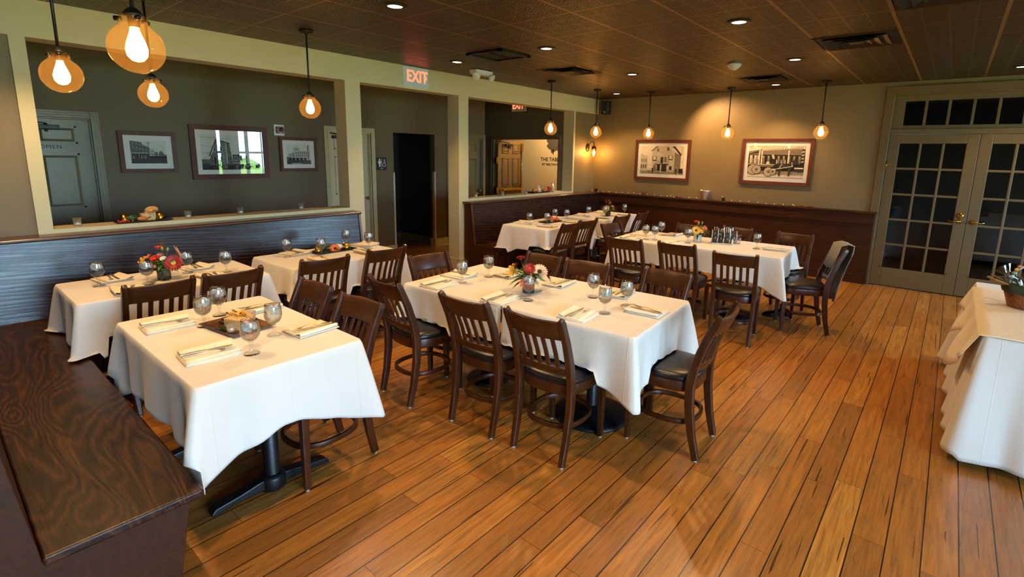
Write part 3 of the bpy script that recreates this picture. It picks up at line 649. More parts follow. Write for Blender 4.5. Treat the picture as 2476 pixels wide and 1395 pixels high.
# ------------------------------------------------------------------ signs and fittings on the walls
t=thing('restroom_sign','square dark restroom sign with white figures beside the alcove opening','sign',(XC+.001,-3.515,1.49),R(90))
MB().box(-.092,.092,-.008,0,-.1,.1).build('sign_plate','sign_dark',t,bevel=.002)
m=MB(); y0,y1=-.0095,-.008
m.sphere((-.04,-.0085,.065),.014,12,sc=(1,.15,1)); m.box(-.058,-.022,y0,y1,.0,.048); m.box(-.066,-.059,y0,y1,.0,.045); m.box(-.021,-.014,y0,y1,.0,.045); m.box(-.054,-.042,y0,y1,-.05,.0); m.box(-.038,-.026,y0,y1,-.05,.0)
m.box(-.003,.002,y0,y1,-.05,.08)
m.tube([(.042+.026*math.cos(a),-.0085,-.02+.026*math.sin(a)) for a in [R(100+i*22) for i in range(12)]],.004,6); m.sphere((.05,-.0085,.06),.01,10,sc=(1,.15,1)); m.tube([(.047,-.0085,.045),(.04,-.0085,.012),(.062,-.0085,.01),(.066,-.0085,-.02),(.076,-.0085,-.022)],.005,6); m.tube([(.046,-.0085,.036),(.066,-.0085,.03)],.004,6)
m.build('figures','sign_white',t); text_mesh('lettering','MEN',.022,'sign_white',t,(-.004,-.0082,-.075),(R(90),0,0),.0008)
t=thing('fire_strobe','red fire alarm strobe on a white plate above the small picture','alarm',(XC+.001,-5.118,1.94),R(90))
MB().box(-.068,.068,-.012,0,-.072,.072).build('back_plate','white_plastic',t,bevel=.004)
MB().box(-.045,.045,-.05,-.012,-.045,.045).build('strobe_body','red_plastic',t,bevel=.006)
MB().lathe([(.03,0),(.028,.02),(1e-4,.034)],14,M=Matrix.Translation((.012,-.05,.006))@Matrix.Rotation(R(90),4,'X')).build('lens','steel',t)
text_mesh('lettering','FIRE',.02,'sign_white',t,(0,-.051,-.034),(R(90),0,0),.0006)
def exit_sign(label,loc,rz,w,h,d,arrows,size,face):
    t=thing('exit_sign',label,'exit sign',loc,rz,)
    MB().box(-w/2,w/2,-d,0,-h/2,h/2).build('housing',face,t,bevel=.006)
    text_mesh('lettering','EXIT',size,'exit_red',t,(0,-d-.001,0),(R(90),0,0),.0015,.82,1.0,bold=.004)
    if arrows:
        for s in (-1,1):
            x=s*(w/2-.022); MB().prism([(x,.0),(x-s*.022,.032),(x-s*.031,.026),(x-s*.011,0),(x-s*.031,-.026),(x-s*.022,-.032)],'y',-d-.002,-d).build('arrow','exit_red',t)
    return t
exit_sign('white exit sign with red letters and arrows on the cream beam',(0.006,-4.262,2.588),R(90),.345,.225,.05,True,.19,'exit_face')
exit_sign('exit sign with red letters half hidden behind the beam, in the corridor',(-1.26,YE-.001,2.585),0,.33,.2,.05,False,.17,'white_plastic')
t=thing('emergency_light','white twin-head emergency light fixed under the ceiling beside the beam','emergency light',(.53,-3.63,2.71))
m=MB(); m.prism([(-.07,0),(.07,0),(.05,-.055),(-.05,-.055)],'y',-.15,.15); m.build('housing','white_plastic',t,bevel=.012,seg=3)
for s in (-1,1):
    MB().lathe([(.02,0),(.045,.03),(.05,.055),(.046,.06),(1e-4,.062)],18,M=Matrix.Translation((.03,s*.11,-.06))@Euler((0,R(118),R(-50 if s<0 else 20))).to_matrix().to_4x4()).build('lamp_head','white_plastic',t)
t=thing('smoke_detector','round white smoke detector on the tin ceiling','smoke detector',(3.264,-2.449,CH))
MB().lathe([(.075,0),(.075,-.02),(.062,-.034),(.05,-.05),(.03,-.056),(.028,-.066),(1e-4,-.067)],24).build('body','white_plastic',t)
t=thing('wall_speaker','black wall speaker up in the far left corner','speaker',(.235,-.13,2.55))
MB().box(-.075,.075,-.06,.07,-.115,.115).build('cabinet','black_plastic',t,bevel=.022,seg=3); MB().box(-.02,.02,.07,.128,-.03,.03).build('bracket','black_plastic',t)
MB().sphere((-.03,-.062,-.06),.006,8).build('tweeter','steel',t); MB().box(.005,.025,-.064,-.06,-.09,-.07).build('badge','white_plastic',t)
# wall sconce
t=thing('wall_sconce','bronze wall sconce with glowing jar shade on the grey corner wall','lamp',(-.055,-.25,1.83))
MB().lathe([(.058,0),(.058,.012),(.045,.022),(.012,.026),(1e-4,.026)],20,M=Matrix.Rotation(R(90),4,'Y')@Matrix.Scale(1.25,4,(1,0,0))).build('wall_plate','bronze',t)
MB().tube([(.02,0,.0),(.06,0,.09),(.10,0,.115),(.14,0,.09),(.145,0,.03)],.007,8).build('arm','bronze',t)
m=MB(); m.lathe([(.04,-.02),(.042,.01),(.03,.03),(.01,.035)],16,c=(.145,0,0)); 
for z in (-.025,-.04): m.tube([(.145+.046*math.cos(2*pi*i/16),.046*math.sin(2*pi*i/16),z) for i in range(16)],.003,6,closed=True)
m.build('cap','bronze',t)
MB().lathe([(.038,-.02),(.042,-.045),(.042,-.15),(.038,-.155)],18,c=(.145,0,0),close=False).build('jar_shade','clear_glass',t)
MB().sphere((.145,0,-.09),.024,12,sc=(1,1,1.6)).build('bulb','sconce_glow',t)

# ------------------------------------------------------------------ ceiling fittings
def diffuser():
    t=thing('ceiling_vent','','ceiling vent'); h=.29
    m=MB()
    def frame(a,b,z0,z1):
        A=[(-a,-a),(a,-a),(a,a),(-a,a)]; B=[(-b,-b),(b,-b),(b,b),(-b,b)]
        m.add([(x,y,z0) for x,y in A]+[(x,y,z1) for x,y in B],[(i,(i+1)%4,4+(i+1)%4,4+i) for i in range(4)])
    frame(.305,.28,-.004,-.012); frame(.24,.19,-.022,.0); frame(.175,.125,-.026,-.004); frame(.11,.07,-.028,-.008); m.quad((-.05,-.05,-.022),(.05,-.05,-.022),(.05,.05,-.022),(-.05,.05,-.022))
    m.build('louvre_frames','bronze',t); MB().box(-.28,.28,-.28,.28,-.003,-.001).build('duct_throat','unlit_dark',t); return t  # dark plate stands for the shade inside the duct
DV=First(diffuser); GV='ceiling vents'
DV((1.455,-3.025,CH),0,'dark square ceiling vent close to the emergency light',GV); DV((4.485,-3.025,CH),0,'large dark ceiling vent at upper right, toward the french doors',GV)
DV((3.24,-1.205,CH),0,'ceiling vent behind the smoke detector, close to the far wall',GV); DV((5.11,-4.245,CH),0,'ceiling vent cut by the top picture edge at right',GV)
t=thing('return_grille','flat dark return air grille on the ceiling behind the exit sign','ceiling vent',(1.43,-4.28,CH))
m=MB()
for s in (-1,1): m.box(s*.22-.02,s*.22+.02,-.24,.24,-.022,-.002); m.box(-.24,.24,s*.22-.02,s*.22+.02,-.022,-.002)
m.box(-.008,.008,-.2,.2,-.016,-.002); m.build('frame','bronze',t); MB().box(-.21,.21,-.21,.21,-.006,-.002).build('filter_face','unlit_dark',t)
def downlight(lit=True):
    t=thing('downlight','','recessed light')
    MB().lathe([(.052,-.004),(.056,-.010),(.088,-.006),(.09,-.001),(.086,0)],28,close=False).build('trim_ring','bronze',t)
    MB().lathe([(1e-4,-.006),(.054,-.005)],24,close=False).build('lens','led_white' if lit else 'unlit_dark',t); return t
DL=First(downlight); GD='recessed ceiling lights'
lights=[(.732,-4.225,'recessed light between the exit sign and emergency light'),(2.05,-6.022,'recessed light at the top left, nearest the beam'),(2.05,-4.255,'recessed light behind the return air grille'),(3.875,-4.225,'large recessed light near the top edge, in front of the smoke detector'),
 (1.98,-2.391,'recessed light between smoke detector and dark ceiling vents'),(3.862,-2.394,'recessed light just to the right of the smoke detector'),(.769,-.688,'small recessed light near the corner speaker'),(3.215,-.55,'recessed light nearest the far wall, right of the small vent'),(5.70,-.73,'recessed light above the french doors at the right edge')]
extra=[(3.87,-6.02),(5.7,-6.02),(.75,-7.85),(2.05,-7.85),(3.87,-7.85),(5.7,-4.23),(5.7,-2.4)]
for x,y,l in lights: DL((x,y,CH),0,l,GD)
t=downlight(False); t.location=(1.986,-.621,CH); t['label']='recessed light turned toward the far wall, looking unlit'; t['group']=GD; 
for x,y,*_ in lights+[(a,b) for a,b in extra]:
    spot('downlight_beam',(x,y,CH-.03),(x,y,0),DOWN_W*(.4 if x>5 else 1),112,.6,DOWN_COL,.035)
spot('wall_wash_beam',(1.99,-.63,CH-.02),(2.45,0,1.75),150,100,.75,(1,.58,.25),.03)
def pendant():
    t=thing('pendant_light','','pendant lamp'); z=-(CH-2.06)   # globe centre below the ceiling
    MB().lathe([(.06,0),(.06,-.018),(.05,-.026),(.012,-.03),(.012,-.04)],20).build('canopy','bronze',t)
    MB().cyl((0,0,-.03),(0,0,z+.13),.0075,10).build('rod','bronze',t)
    m=MB(); m.lathe([(.008,.140),(.018,.134),(.03,.119),(.034,.112),(.02,.106),(.018,.07),(1e-4,.068)],16,c=(0,0,z))
    m.build('socket','bronze',t)
    for k in range(3):
        a=2*pi*k/3+.5; MB().cyl((.038*math.cos(a),.038*math.sin(a),z+.097),(.060*math.cos(a),.062*math.sin(a),z+.097),.009,10).build('thumbscrew','bronze',t)
    p=[(.047,.112),(.044,.106),(.0435,.084)]; r=.091
    p+= [(r*math.sin(a),r*math.cos(a)-.004) for a in [R(31+i*149/18) for i in range(19)]]; p[-1]=(1e-4,p[-1][1])
    MB().lathe([(max(q,1e-4),s) for q,s in p],30,c=(0,0,z),close=False).build('globe','globe_glass',t)
    MB().lathe([(.013,.072),(.018,.05),(.029,.02),(.036,-.010),(.032,-.034),(.018,-.050),(1e-4,-.055)],16,c=(0,0,z)).build('bulb','bulb_glow',t)
    return t
PL=First(pendant); GP='glass globe pendants'
for x,y,l in ((1.55,-7.80,'globe pendant at the far left, lit in front of the women door'),(2.85,-7.78,'largest glowing globe pendant at the top left'),(.80,-7.20,'globe pendant partly behind the largest one, above the brick street picture'),(.763,-6.02,'globe pendant hanging above the second table along the left bench'),
  (.72,-2.413,'globe pendant in front of the vestibule lettering'),(.786,-1.307,'globe pendant close to the wall sconce'),(1.358,-.617,'globe pendant above the gabled house picture'),(2.592,-.497,'globe pendant between the two far wall pictures'),(3.848,-.59,'globe pendant to the right of the horse and wagon picture')):
    PL((x,y,CH),random.uniform(0,2),l,GP)
# lamp of the vestibule and of the corridor (above the openings, out of sight)
t=thing('vestibule_lamp','round ceiling lamp inside the vestibule behind the corridor doorway','lamp',(-1.2,-.05,CH)); MB().lathe([(.14,0),(.14,-.03),(.1,-.07),(1e-4,-.08)],20).build('diffuser','led_white',t)
spot('vestibule_beam',(-1.2,-.12,CH-.12),(-1.4,.45,0.8),135,150,.6,(1,.62,.27),.1)
# ------------------------------------------------------------------ chairs
def rsec(w,d): return [(-w/2,-d/2),(w/2,-d/2),(w/2,d/2),(-w/2,d/2)]
def chair():
    t=thing('dining_chair','','chair')
    def bow(x,y,z,b): return (x,y-b*(1-(x/.18)**2),z)
    for s in (-1,1):
        p=[(s*.168,-.245,0),(s*.171,-.21,.16),(s*.175,-.188,.32),(s*.176,-.185,.46),(s*.176,-.205,.58),(s*.177,-.25,.72),(s*.179,-.305,.845),(s*.179,-.318,.872)]
        o=MB().sweep([Vector(q)+Vector((0,0,.008 if i==0 else 0)) for i,q in enumerate(p)],rsec(.036,.046),scale=[.85,.95,1.05,1.1,1.02,.95,.9,.72]).build('leg','chair_wood',t,bevel=.007,seg=3)
        MB().lathe([(.011,0),(.011,.009)],10,c=(s*.168,-.245,0)).build('foot_glide','nylon',o)
        q=[(s*.178,.172,.008),(s*.178,.17,.2),(s*.178,.168,.40)]
        o=MB().sweep(q,rsec(.038,.038),scale=[.78,.95,1.05]).build('leg','chair_wood',t,bevel=.005)
        MB().lathe([(.011,0),(.011,.009)],10,c=(s*.178,.172,0)).build('foot_glide','nylon',o)
    X=[-.165+.33*i/12 for i in range(13)]
    def rail(z0,z1,y0,y1,b,th,name):
        n=len(X); vs=[]
        for x in X:
            for z,y in ((z0,y0),(z1,y1)):
                a=bow(x,y,z,b); vs+= [(a[0],a[1]-th/2,a[2]),(a[0],a[1]+th/2,a[2])]
        fs=[]
        for i in range(n-1):
            a,b_=i*4,(i+1)*4
            fs+= [(a,b_,b_+2,a+2),(a+1,a+3,b_+3,b_+1),(a+2,b_+2,b_+3,a+3),(a,a+1,b_+1,b_)]
        fs+= [(0,2,3,1),(4*n-4,4*n-3,4*n-1,4*n-2)]
        MB().add(vs,fs,0,True).build(name,'rail_wood',t,bevel=.004)
    rail(.745,.858,-.262,-.312,.036,.022,'top_rail'); rail(.525,.572,-.196,-.208,.028,.02,'lower_rail')
    for i in range(5):
        x=-.110+.055*i; a=bow(x,-.204,.562,.028); b=bow(x,-.266,.752,.036); mid=((a[0]+b[0])/2,(a[1]+b[1])/2+.006,.655)
        MB().sweep([a,mid,b],rsec(.026,.011)).build('slat','chair_wood',t,bevel=.003)
    # seat outline: wider and round at the front
    def outline(k,n=40):
        P=[]
        for i in range(n):
            a=2*pi*i/n; c,s_=math.cos(a),math.sin(a); e=.62
            x=.199*abs(c)**e*(1 if c>=0 else -1); y=.205*abs(s_)**e*(1 if s_>=0 else -1)
            x*=1+.04*(y/.205); P.append((x*k,y*k))
        return P
    def loft(levels,name,mat,close_top):
        n=40; vs=[];fs=[]
        for k,z in levels: vs+= [(x,y,z) for x,y in outline(k)]
        for j in range(len(levels)-1):
            for i in range(n): fs.append((j*n+i,j*n+(i+1)%n,(j+1)*n+(i+1)%n,(j+1)*n+i))
        fs.append(tuple(reversed(range(n))))
        if close_top: fs.append(tuple((len(levels)-1)*n+i for i in range(n)))
        return MB().add(vs,fs,0,True).build(name,mat,t)
    loft([(.88,.452),(.99,.455),(1.01,.466),(.995,.480),(.94,.492),(.80,.500),(.5,.506),(.2,.508),(.01,.509)],'seat_cushion','vinyl',True)
    m=MB(); n=40; A=outline(.985); B=outline(.86); vs=[];fs=[]
    for P,z in ((A,.392),(A,.456),(B,.456),(B,.392)): vs+=[(x,y,z) for x,y in P]
    for j in range(4):
        for i in range(n): fs.append((j*n+i,j*n+(i+1)%n,((j+1)%4)*n+(i+1)%n,((j+1)%4)*n+i))
    m.add(vs,fs,0,True).build('seat_frame','chair_wood',t,bevel=.004)
    m=MB(); m.sweep([(.170*math.cos(a),-.01+.172*math.sin(a),.20) for a in [2*pi*i/36 for i in range(36)]],rsec(.016,.030),closed=True,up=(0,0,1)) if False else None
    ring=[]
    for r0,r1 in ((.158,.176),):
        n=36; vs=[];fs=[]
        for r,z in ((r1,.185),(r1,.213),(r0,.213),(r0,.185)):
            for i in range(n):
                a=2*pi*i/n; c,s_=math.cos(a),math.sin(a); vs.append((r*1.0*abs(c)**.8*(1 if c>=0 else -1),-.018+r*1.08*abs(s_)**.8*(1 if s_>=0 else -1),z))
        for j in range(4):
            for i in range(n): fs.append((j*n+i,j*n+(i+1)%n,((j+1)%4)*n+(i+1)%n,((j+1)%4)*n+i))
        MB().add(vs,fs,0,True).build('ring_stretcher','chair_wood',t,bevel=.003)
    return t
CHAIR=First(chair)
GCH='wooden slat-back dining chairs'
A='front pedestal table'; Dn='central long table'; Gn='rear long table'
chairs=[
 (2.52,-6.185,-4,'slat-back chair on the near side of the central long table, farthest from the camera'),
 (3.16,-6.115,3,'slat-back chair in the middle of the near side of the central long table'),
 (3.655,-6.075,3,'slat-back chair nearest the camera, largest, with its whole back showing at the central table'),
 (4.112,-5.605,94,'slat-back chair seen side-on at the right end of the central long table'),
 (2.335,-5.765,-95,'slat-back chair at the left end of the central long table, only its top showing'),
 (2.705,-5.375,177,'slat-back chair on far side of the central table, behind the flowers'),
 (3.175,-5.345,188,'slat-back chair on far side of the central table, right of the flowers'),
 (3.715,-5.20,174,'slat-back chair on far side of the central table, near its right corner'),
 (2.79,-7.145,183,'slat-back chair tucked under the right half of the front table, legs below cloth'),
 (2.26,-7.145,180,'slat-back chair tucked under the left half of the front table far side'),
 (1.25,-7.475,90,'slat-back chair with its back to the camera at the daisy table, left of two'),
 (1.25,-7.055,91,'slat-back chair at the daisy table by the bench, right of two'),
 (1.285,-6.36,83,'slat-back chair at the second bench table, in front of its gourd tray'),
 (1.255,-5.80,88,'slat-back chair at the second bench table, at the end by the doorway'),
 (1.395,-3.222,91,'slat-back chair at the far bench pumpkin table, left of two'),
 (1.38,-2.79,88,'slat-back chair at the far bench pumpkin table, right of two'),
 (1.43,-1.995,89,'slat-back chair at the corner table, left of two'),
 (1.44,-1.42,95,'slat-back chair at the corner table, right of two, nearest the far wall'),
 (2.745,-3.485,4,'slat-back chair on near side of the rear long table, left of three'),
 (3.275,-3.385,2,'slat-back chair on near side of the rear long table, middle of three'),
 (3.835,-3.515,10,'slat-back chair pulled out on near side of the rear long table, right of three'),
 (4.245,-2.80,112,'slat-back chair with grey jacket on it at the right end of the rear table'),
 (2.372,-2.915,-97,'slat-back chair at the left end of the rear long table'),
 (2.82,-2.53,176,'slat-back chair on far side of the rear table, left of its flowers'),
 (3.28,-2.33,168,'slat-back chair on far side of the rear table, behind the flatware caddy'),
 (3.97,-2.35,176,'slat-back chair on far side of the rear table, by its right corner, before the panelling')]
for x,y,a,l in chairs: CHAIR((x,y,0),R(a),l,GCH)

# ------------------------------------------------------------------ tables
TZ=.752
def table(label,x0,x1,y0,y1,rz=0,base='prong',cols=2,axis='x',rb=.265):
    cx,cy_=(x0+x1)/2,(y0+y1)/2; t=thing('pedestal_table',label,'table',(cx,cy_,0),rz,'cloth covered pedestal tables'); w,h=(x1-x0)/2,(y1-y0)/2
    MB().box(-w+.006,w-.006,-h+.006,h-.006,.715,TZ-.003).build('table_top','panel_wood',t,bevel=.006)
    ps=[(0,0)] if cols==1 else ([(-w*.55,0),(w*.55,0)] if axis=='x' else [(0,-h*.55),(0,h*.55)])
    for px,py in ps:
        if base=='round': py-=.02
        MB().lathe([(.042,.03),(.038,.05),(.038,.70)],20,c=(px,py,0)).build('column','black_iron',t)
        MB().box(px-.17,px+.17,py-.03,py+.03,.70,.716).box(px-.03,px+.03,py-.17,py+.17,.70,.716).build('spider_plate','black_iron',t)
        if base=='round': MB().lathe([(rb,.002),(rb,.012),(rb*.9,.024),(rb*.4,.042),(.055,.06),(.04,.075)],36,c=(px,py,0)).build('round_base','black_iron',t)
        else:
            m=MB(); L=.29
            pr=[(-L,.006),(-L+.03,.006),(-L+.10,.018),(L-.10,.018),(L-.03,.006),(L,.006),(L,.02),(L-.02,.038),(L-.13,.052),(.07,.07),(-.07,.07),(-L+.13,.052),(-L+.02,.038),(-L,.02)]
            if axis=='x': m.prism(pr,'x',-.03,.03,M=Matrix.Translation((px,py,0)))
            else: m.prism(pr,'y',-.03,.03,M=Matrix.Translation((px,py,0)))
            m.lathe([(.062,.006),(.062,.07),(.045,.085)],20,c=(px,py,0)); m.build('prong_base','black_iron',t,bevel=.006)
    return t
def cloth(label,x0,x1,y0,y1,rz,drop,seed,open_sides=(),zt=TZ,tip=.42,bump=.085,ripple=.008,flare=.02):
    rnd=random.Random(seed); cx,cy_=(x0+x1)/2,(y0+y1)/2; w,h=(x1-x0)/2,(y1-y0)/2; rc=.018
    # perimeter as (point, outward normal, distance to nearest corner, diagonal, side)
    C=[(w,-h),(w,h),(-w,h),(-w,-h)]; sides=[((-w,-h),(w,-h),(0,-1)),((w,-h),(w,h),(1,0)),((w,h),(-w,h),(0,1)),((-w,h),(-w,-h),(-1,0))]
    P=[]; tot=0
    for si,(a,b,nn) in enumerate(sides):
        L=math.hypot(b[0]-a[0],b[1]-a[1]); n=max(24,int(L/.022)); d=((b[0]-a[0])/L,(b[1]-a[1])/L)
        for i in range(n):
            f=i/n; e=.5-.5*math.cos(pi*f); f=.55*f+.45*e
            s=rc+(L-2*rc)*f; ds,de=s,L-s; ca=a if ds<de else b; dd=min(ds,de)
            ia=C.index(ca) if ca in C else 0
            dg=(math.copysign(.7071,ca[0]),math.copysign(.7071,ca[1])); P.append(((a[0]+d[0]*s,a[1]+d[1]*s),nn,dd,dg,tot+s,si,d if ds<de else (-d[0],-d[1])))
        for k in range(1,5):
            an=k/5*pi/2; n2=sides[(si+1)%4][2]; c0=(b[0]-nn[0]*rc-d[0]*rc+0,b[1]-nn[1]*rc-d[1]*rc)
            q=(nn[0]*math.cos(an)+n2[0]*math.sin(an),nn[1]*math.cos(an)+n2[1]*math.sin(an))
            P.append(((c0[0]+q[0]*rc,c0[1]+q[1]*rc),q,0.0,(math.copysign(.7071,b[0]),math.copysign(.7071,b[1])),tot+L,si if k<3 else (si+1)%4,(0,0)))
        tot+=L
    ph=[rnd.uniform(0,6.28) for _ in range(8)]; cb=[rnd.uniform(.8,1.25) for _ in range(4)]; cw=[rnd.uniform(.8,1.2) for _ in range(4)]
    T=[0,.018,.04,.1,.18,.28,.38,.48,.58,.68,.78,.88,.96,1.0]; n=len(P); vs=[];fs=[]
    for j,tv in enumerate(T):
        for (p,nn,dd,dg,s,si,din) in P:
            ci=(0 if dg[0]>0 else 1)+(0 if dg[1]>0 else 2); iso=si in open_sides; so_=any(q in open_sides for q in ({(1,-1):(0,1),(1,1):(1,2),(-1,1):(2,3),(-1,-1):(3,0)}[(1 if dg[0]>0 else -1,1 if dg[1]>0 else -1)]))
            dr=(.016 if iso else drop); 
            if not iso: dr+=(0 if so_ else drop*tip*max(0,1-dd/(drop*1.05*cw[ci])))+.012*math.sin(s*3.1+ph[0])
            u=tv*dr/drop if iso else tv
            o=flare*u+ripple*u*(math.sin(s*17+ph[1])+.7*math.sin(s*9+ph[2])+.5*math.sin(s*31+ph[3])*u)
            g=math.exp(-(dd/(.055*cw[ci]))**2)*bump*cb[ci]*(u**.9) if not (iso or so_) else 0
            pin=math.exp(-((dd-.15)/.055)**2)*.028*u*cb[ci] if not (iso or so_) else 0
            rx=.006*min(1,tv/.04)
            if iso or (so_ and dd<.01): o=0; rx=0
            x=p[0]+nn[0]*(o+rx-pin)+dg[0]*g; y=p[1]+nn[1]*(o+rx-pin)+dg[1]*g
            z=zt-(.0 if j==0 else .004*(1-math.cos(min(1,tv/.04)*pi/2)))-tv*dr
            vs.append((x,y,z))
    for j in range(len(T)-1):
        for i in range(n): fs.append((j*n+i,(j+1)*n+i,(j+1)*n+(i+1)%n,j*n+(i+1)%n))
    fs.append(tuple(range(n)))
    crz,srz=math.cos(rz),math.sin(rz)
    for i,(x,y,z) in enumerate(vs):
        X,Y=cx+x*crz-y*srz,cy_+x*srz+y*crz
        for qx,qy,qa,_l in chairs:
            dx,dy=X-qx,Y-qy; ca,sa=math.cos(R(qa)),math.sin(R(qa)); u,v=dx*ca+dy*sa,-dx*sa+dy*ca
            if abs(u)<.25 and abs(v)<.25 and z<.520: z=.520+.004*math.sin(i*1.7)
        if (X<.62 and Y<-5.17 and Y>-7.80 or X<.78 and -3.48<Y<0) and z<.436: z=.436
        if X<.74 and Y<-7.68 and z<.436: z=.436
        if X<1.6 and -8.3<Y<-7.76 and z<.436: z=.436
        if 1.6<X<3.3 and -8.3<Y<-7.806 and z<.46: y=-7.806-cy_
        vs[i]=(x,y,z)
    o=MB().add(vs,fs,0,True).build('tablecloth','linen'); o.location=(cx,cy_,0); o.rotation_euler=(0,0,rz)
    o.data.polygons[len(fs)-1].use_smooth=False
    so=o.modifiers.new('thick','SOLIDIFY'); so.thickness=.0022; so.offset=1
    tag(o,label,'tablecloth','white tablecloths'); return o
TABS=[]
def both(tl,cl,x0,x1,y0,y1,rz,drop,seed,open_sides=(),zt=TZ,**k):
    bk={a:k.pop(a) for a in ('base','cols','axis','rb') if a in k}
    table(tl,x0,x1,y0,y1,rz,**bk); cloth(cl,x0,x1,y0,y1,rz,drop,seed,open_sides,zt,**k)
both('front table on black two-prong pedestals beside the foreground bench','white tablecloth on the front table with the square bronze tray',1.915,3.078,-7.775,-7.035,0,.285,3,bump=.10)
both('table with the red daisy vase along the left bench','white tablecloth on the daisy table along the left bench',.655,1.345,-7.845,-6.725,0,.285,4,axis='y')
both('second table along the left bench, with the gourd tray','white tablecloth on the second bench table, with the gourd tray',.625,1.330,-6.545,-5.45,R(1),.285,5,axis='y')
def halves(c,ang,h,hw,dr,lab,seeds,rbs):
    d=(math.cos(R(ang)),math.sin(R(ang)))
    for k,sg in enumerate((-1,1)):
        x,y=c[0]+sg*(hw/2+.003)*d[0],c[1]+sg*(hw/2+.003)*d[1]
        both(lab[k*2],lab[k*2+1],x-hw/2,x+hw/2,y-h,y+h,R(ang),dr,seeds[k],((1,),(3,))[k],TZ+.004*k,base='round',cols=1,rb=rbs[k],flare=.016,bump=.095)
halves((3.18,-5.70),4.2,.437,.892,.275,('left half of the central long table, under the flowers','white tablecloth on the left half of the central table, under the vase','right half of the central long table on a round black base','white tablecloth on the right half of the central table, catching window light'),(6,9),(.16,.25))
both('far bench table with the pumpkin tray','white tablecloth on the far bench table with pumpkins',.665,1.405,-3.35,-2.24,R(1),.285,8,axis='y',bump=.10)
both('corner table in the far left corner','white tablecloth on the corner table with the small bouquet',.70,1.42,-2.02,-.84,R(1),.285,10,axis='y')
halves((3.19,-2.805),4.5,.42,.893,.28,('left half of the rear long table','white tablecloth on the left half of the rear long table','right half of the rear long table','white tablecloth on the right half of the rear long table, lit at its end'),(11,12),(.12,.22))
# buffet table at the right edge with a floor length cloth and an overlay
t=table('long buffet table at the right edge, hidden under floor-length cloths',5.55,7.35,-4.70,-3.02,0,'round',2); 
cloth('floor-length white cloth on the buffet table at the right edge',5.54,7.36,-4.71,-3.01,0,.66,13,zt=TZ,tip=.055,bump=.07,ripple=.016,flare=.09)
def overlay():
    m=MB(); x0,x1,y0,y1=5.543,7.355,-4.712,-3.25; z=TZ+.007; ny=46; nx=10; vs=[];fs=[]
    # strip lying on the table and folding over the left side in soft pleats
    prof=[('t',1.0),('t',.6),('t',.2),('t',.02),('d',0),('d',.02),('d',.08),('d',.16),('d',.26),('d',.36),('d',.46)]
    for j in range(ny+1):
        f=j/ny; y=y0+(y1-y0)*f
        for k,v in prof:
            if k=='t': vs.append((x0+(x1-x0)*v*.9,y,z))
            else:
                dr=v*(.30+.42*math.exp(-((f-.30)/.16)**2)+.25*math.exp(-((f-.66)/.1)**2)); vs.append((x0-.03-.24*dr-.022*(1+math.sin(f*21+dr*3))*min(1,dr*5)-.05*min(1,dr*2)*math.exp(-(f/.06)**2),y-.05*dr,z-.004-dr))
    n=len(prof)
    for j in range(ny):
        for i in range(n-1): fs.append((j*n+i,j*n+i+1,(j+1)*n+i+1,(j+1)*n+i))
    o=m.add(vs,fs,0,True).build('table_overlay','napkin'); so=o.modifiers.new('thick','SOLIDIFY'); so.thickness=.002; so.offset=1
    tag(o,'cream cloth overlay spread on top of the buffet table and hanging down its side','tablecloth')
overlay()

# ------------------------------------------------------------------ table settings
def goblet():
    t=thing('water_goblet','','glass')
    MB().lathe([(1e-4,.001),(.035,.001),(.0365,.004),(.03,.008),(.012,.013),(.0075,.02),(.0065,.035),(.009,.046),(.0075,.052),(.010,.060),(.006,.064),(1e-4,.0645)],24,close=False).build('stem','goblet_glass',t)
    MB().lathe([(.0095,.0615),(.014,.0625),(.03,.0755),(.0395,.0925),(.0425,.11),(.041,.135),(.0375,.155),(.0355,.168),(.0342,.1685),(.0362,.155)],26,close=False).build('bowl','clear_glass',t)
    wl=.151; MB().lathe([(1e-4,.066),(.012,.0665),(.0288,.0775),(.0383,.0935),(.0413,.11),(.0398,.135),(.0374,wl),(1e-4,wl)],24,close=False).build('water','water',t)
    m=MB(); rnd=random.Random(4)
    for i in range(9):
        Mx=Matrix.Translation((rnd.uniform(-.02,.02),rnd.uniform(-.02,.02),rnd.uniform(.114,.150)))@Euler((rnd.uniform(0,3),rnd.uniform(0,3),rnd.uniform(0,3))).to_matrix().to_4x4()
        m.box(-.009,.009,-.009,.009,-.008,.008,M=Mx)
    m.build('ice_cubes','ice',t,bevel=.003); return t
GOB=First(goblet)
def napkin():
    t=MB(); w,h=.088,.112; rnd=random.Random(2); n=10
    prof=[(w,.0015),(0,.0015),(-w+.004,.0015),(-w-.003,.004),(-w+.002,.0065),(0,.005),(w-.004,.0055),(w,.0075),(w-.004,.0095),(0,.009),(-w+.014,.0105),(-w+.002,.017),(-w+.008,.027),(-w+.024,.024),(-w+.05,.014),(w*.5,.0125),(w-.016,.013)]
    vs=[];fs=[]
    for j in range(n+1):
        f=j/n; y=-h+2*h*f
        for i,(x,z) in enumerate(prof): 
            lift=.006*max(0,f-.55)*(1 if i>=10 else 0); vs.append((x+.004*math.sin(3*f+i*.2)-.01*f*(i>=10),y+(.006 if i>=10 else 0)+.003*math.sin(i),z+lift))
    k=len(prof)
    for j in range(n):
        for i in range(k-1): fs.append((j*k+i,j*k+i+1,(j+1)*k+i+1,(j+1)*k+i))
    o=t.add(vs,fs,0,True).build('folded_napkin','napkin'); so=o.modifiers.new('thick','SOLIDIFY'); so.thickness=.0016; so.offset=0; tag(o,'','napkin'); return o
NAP=First(napkin)
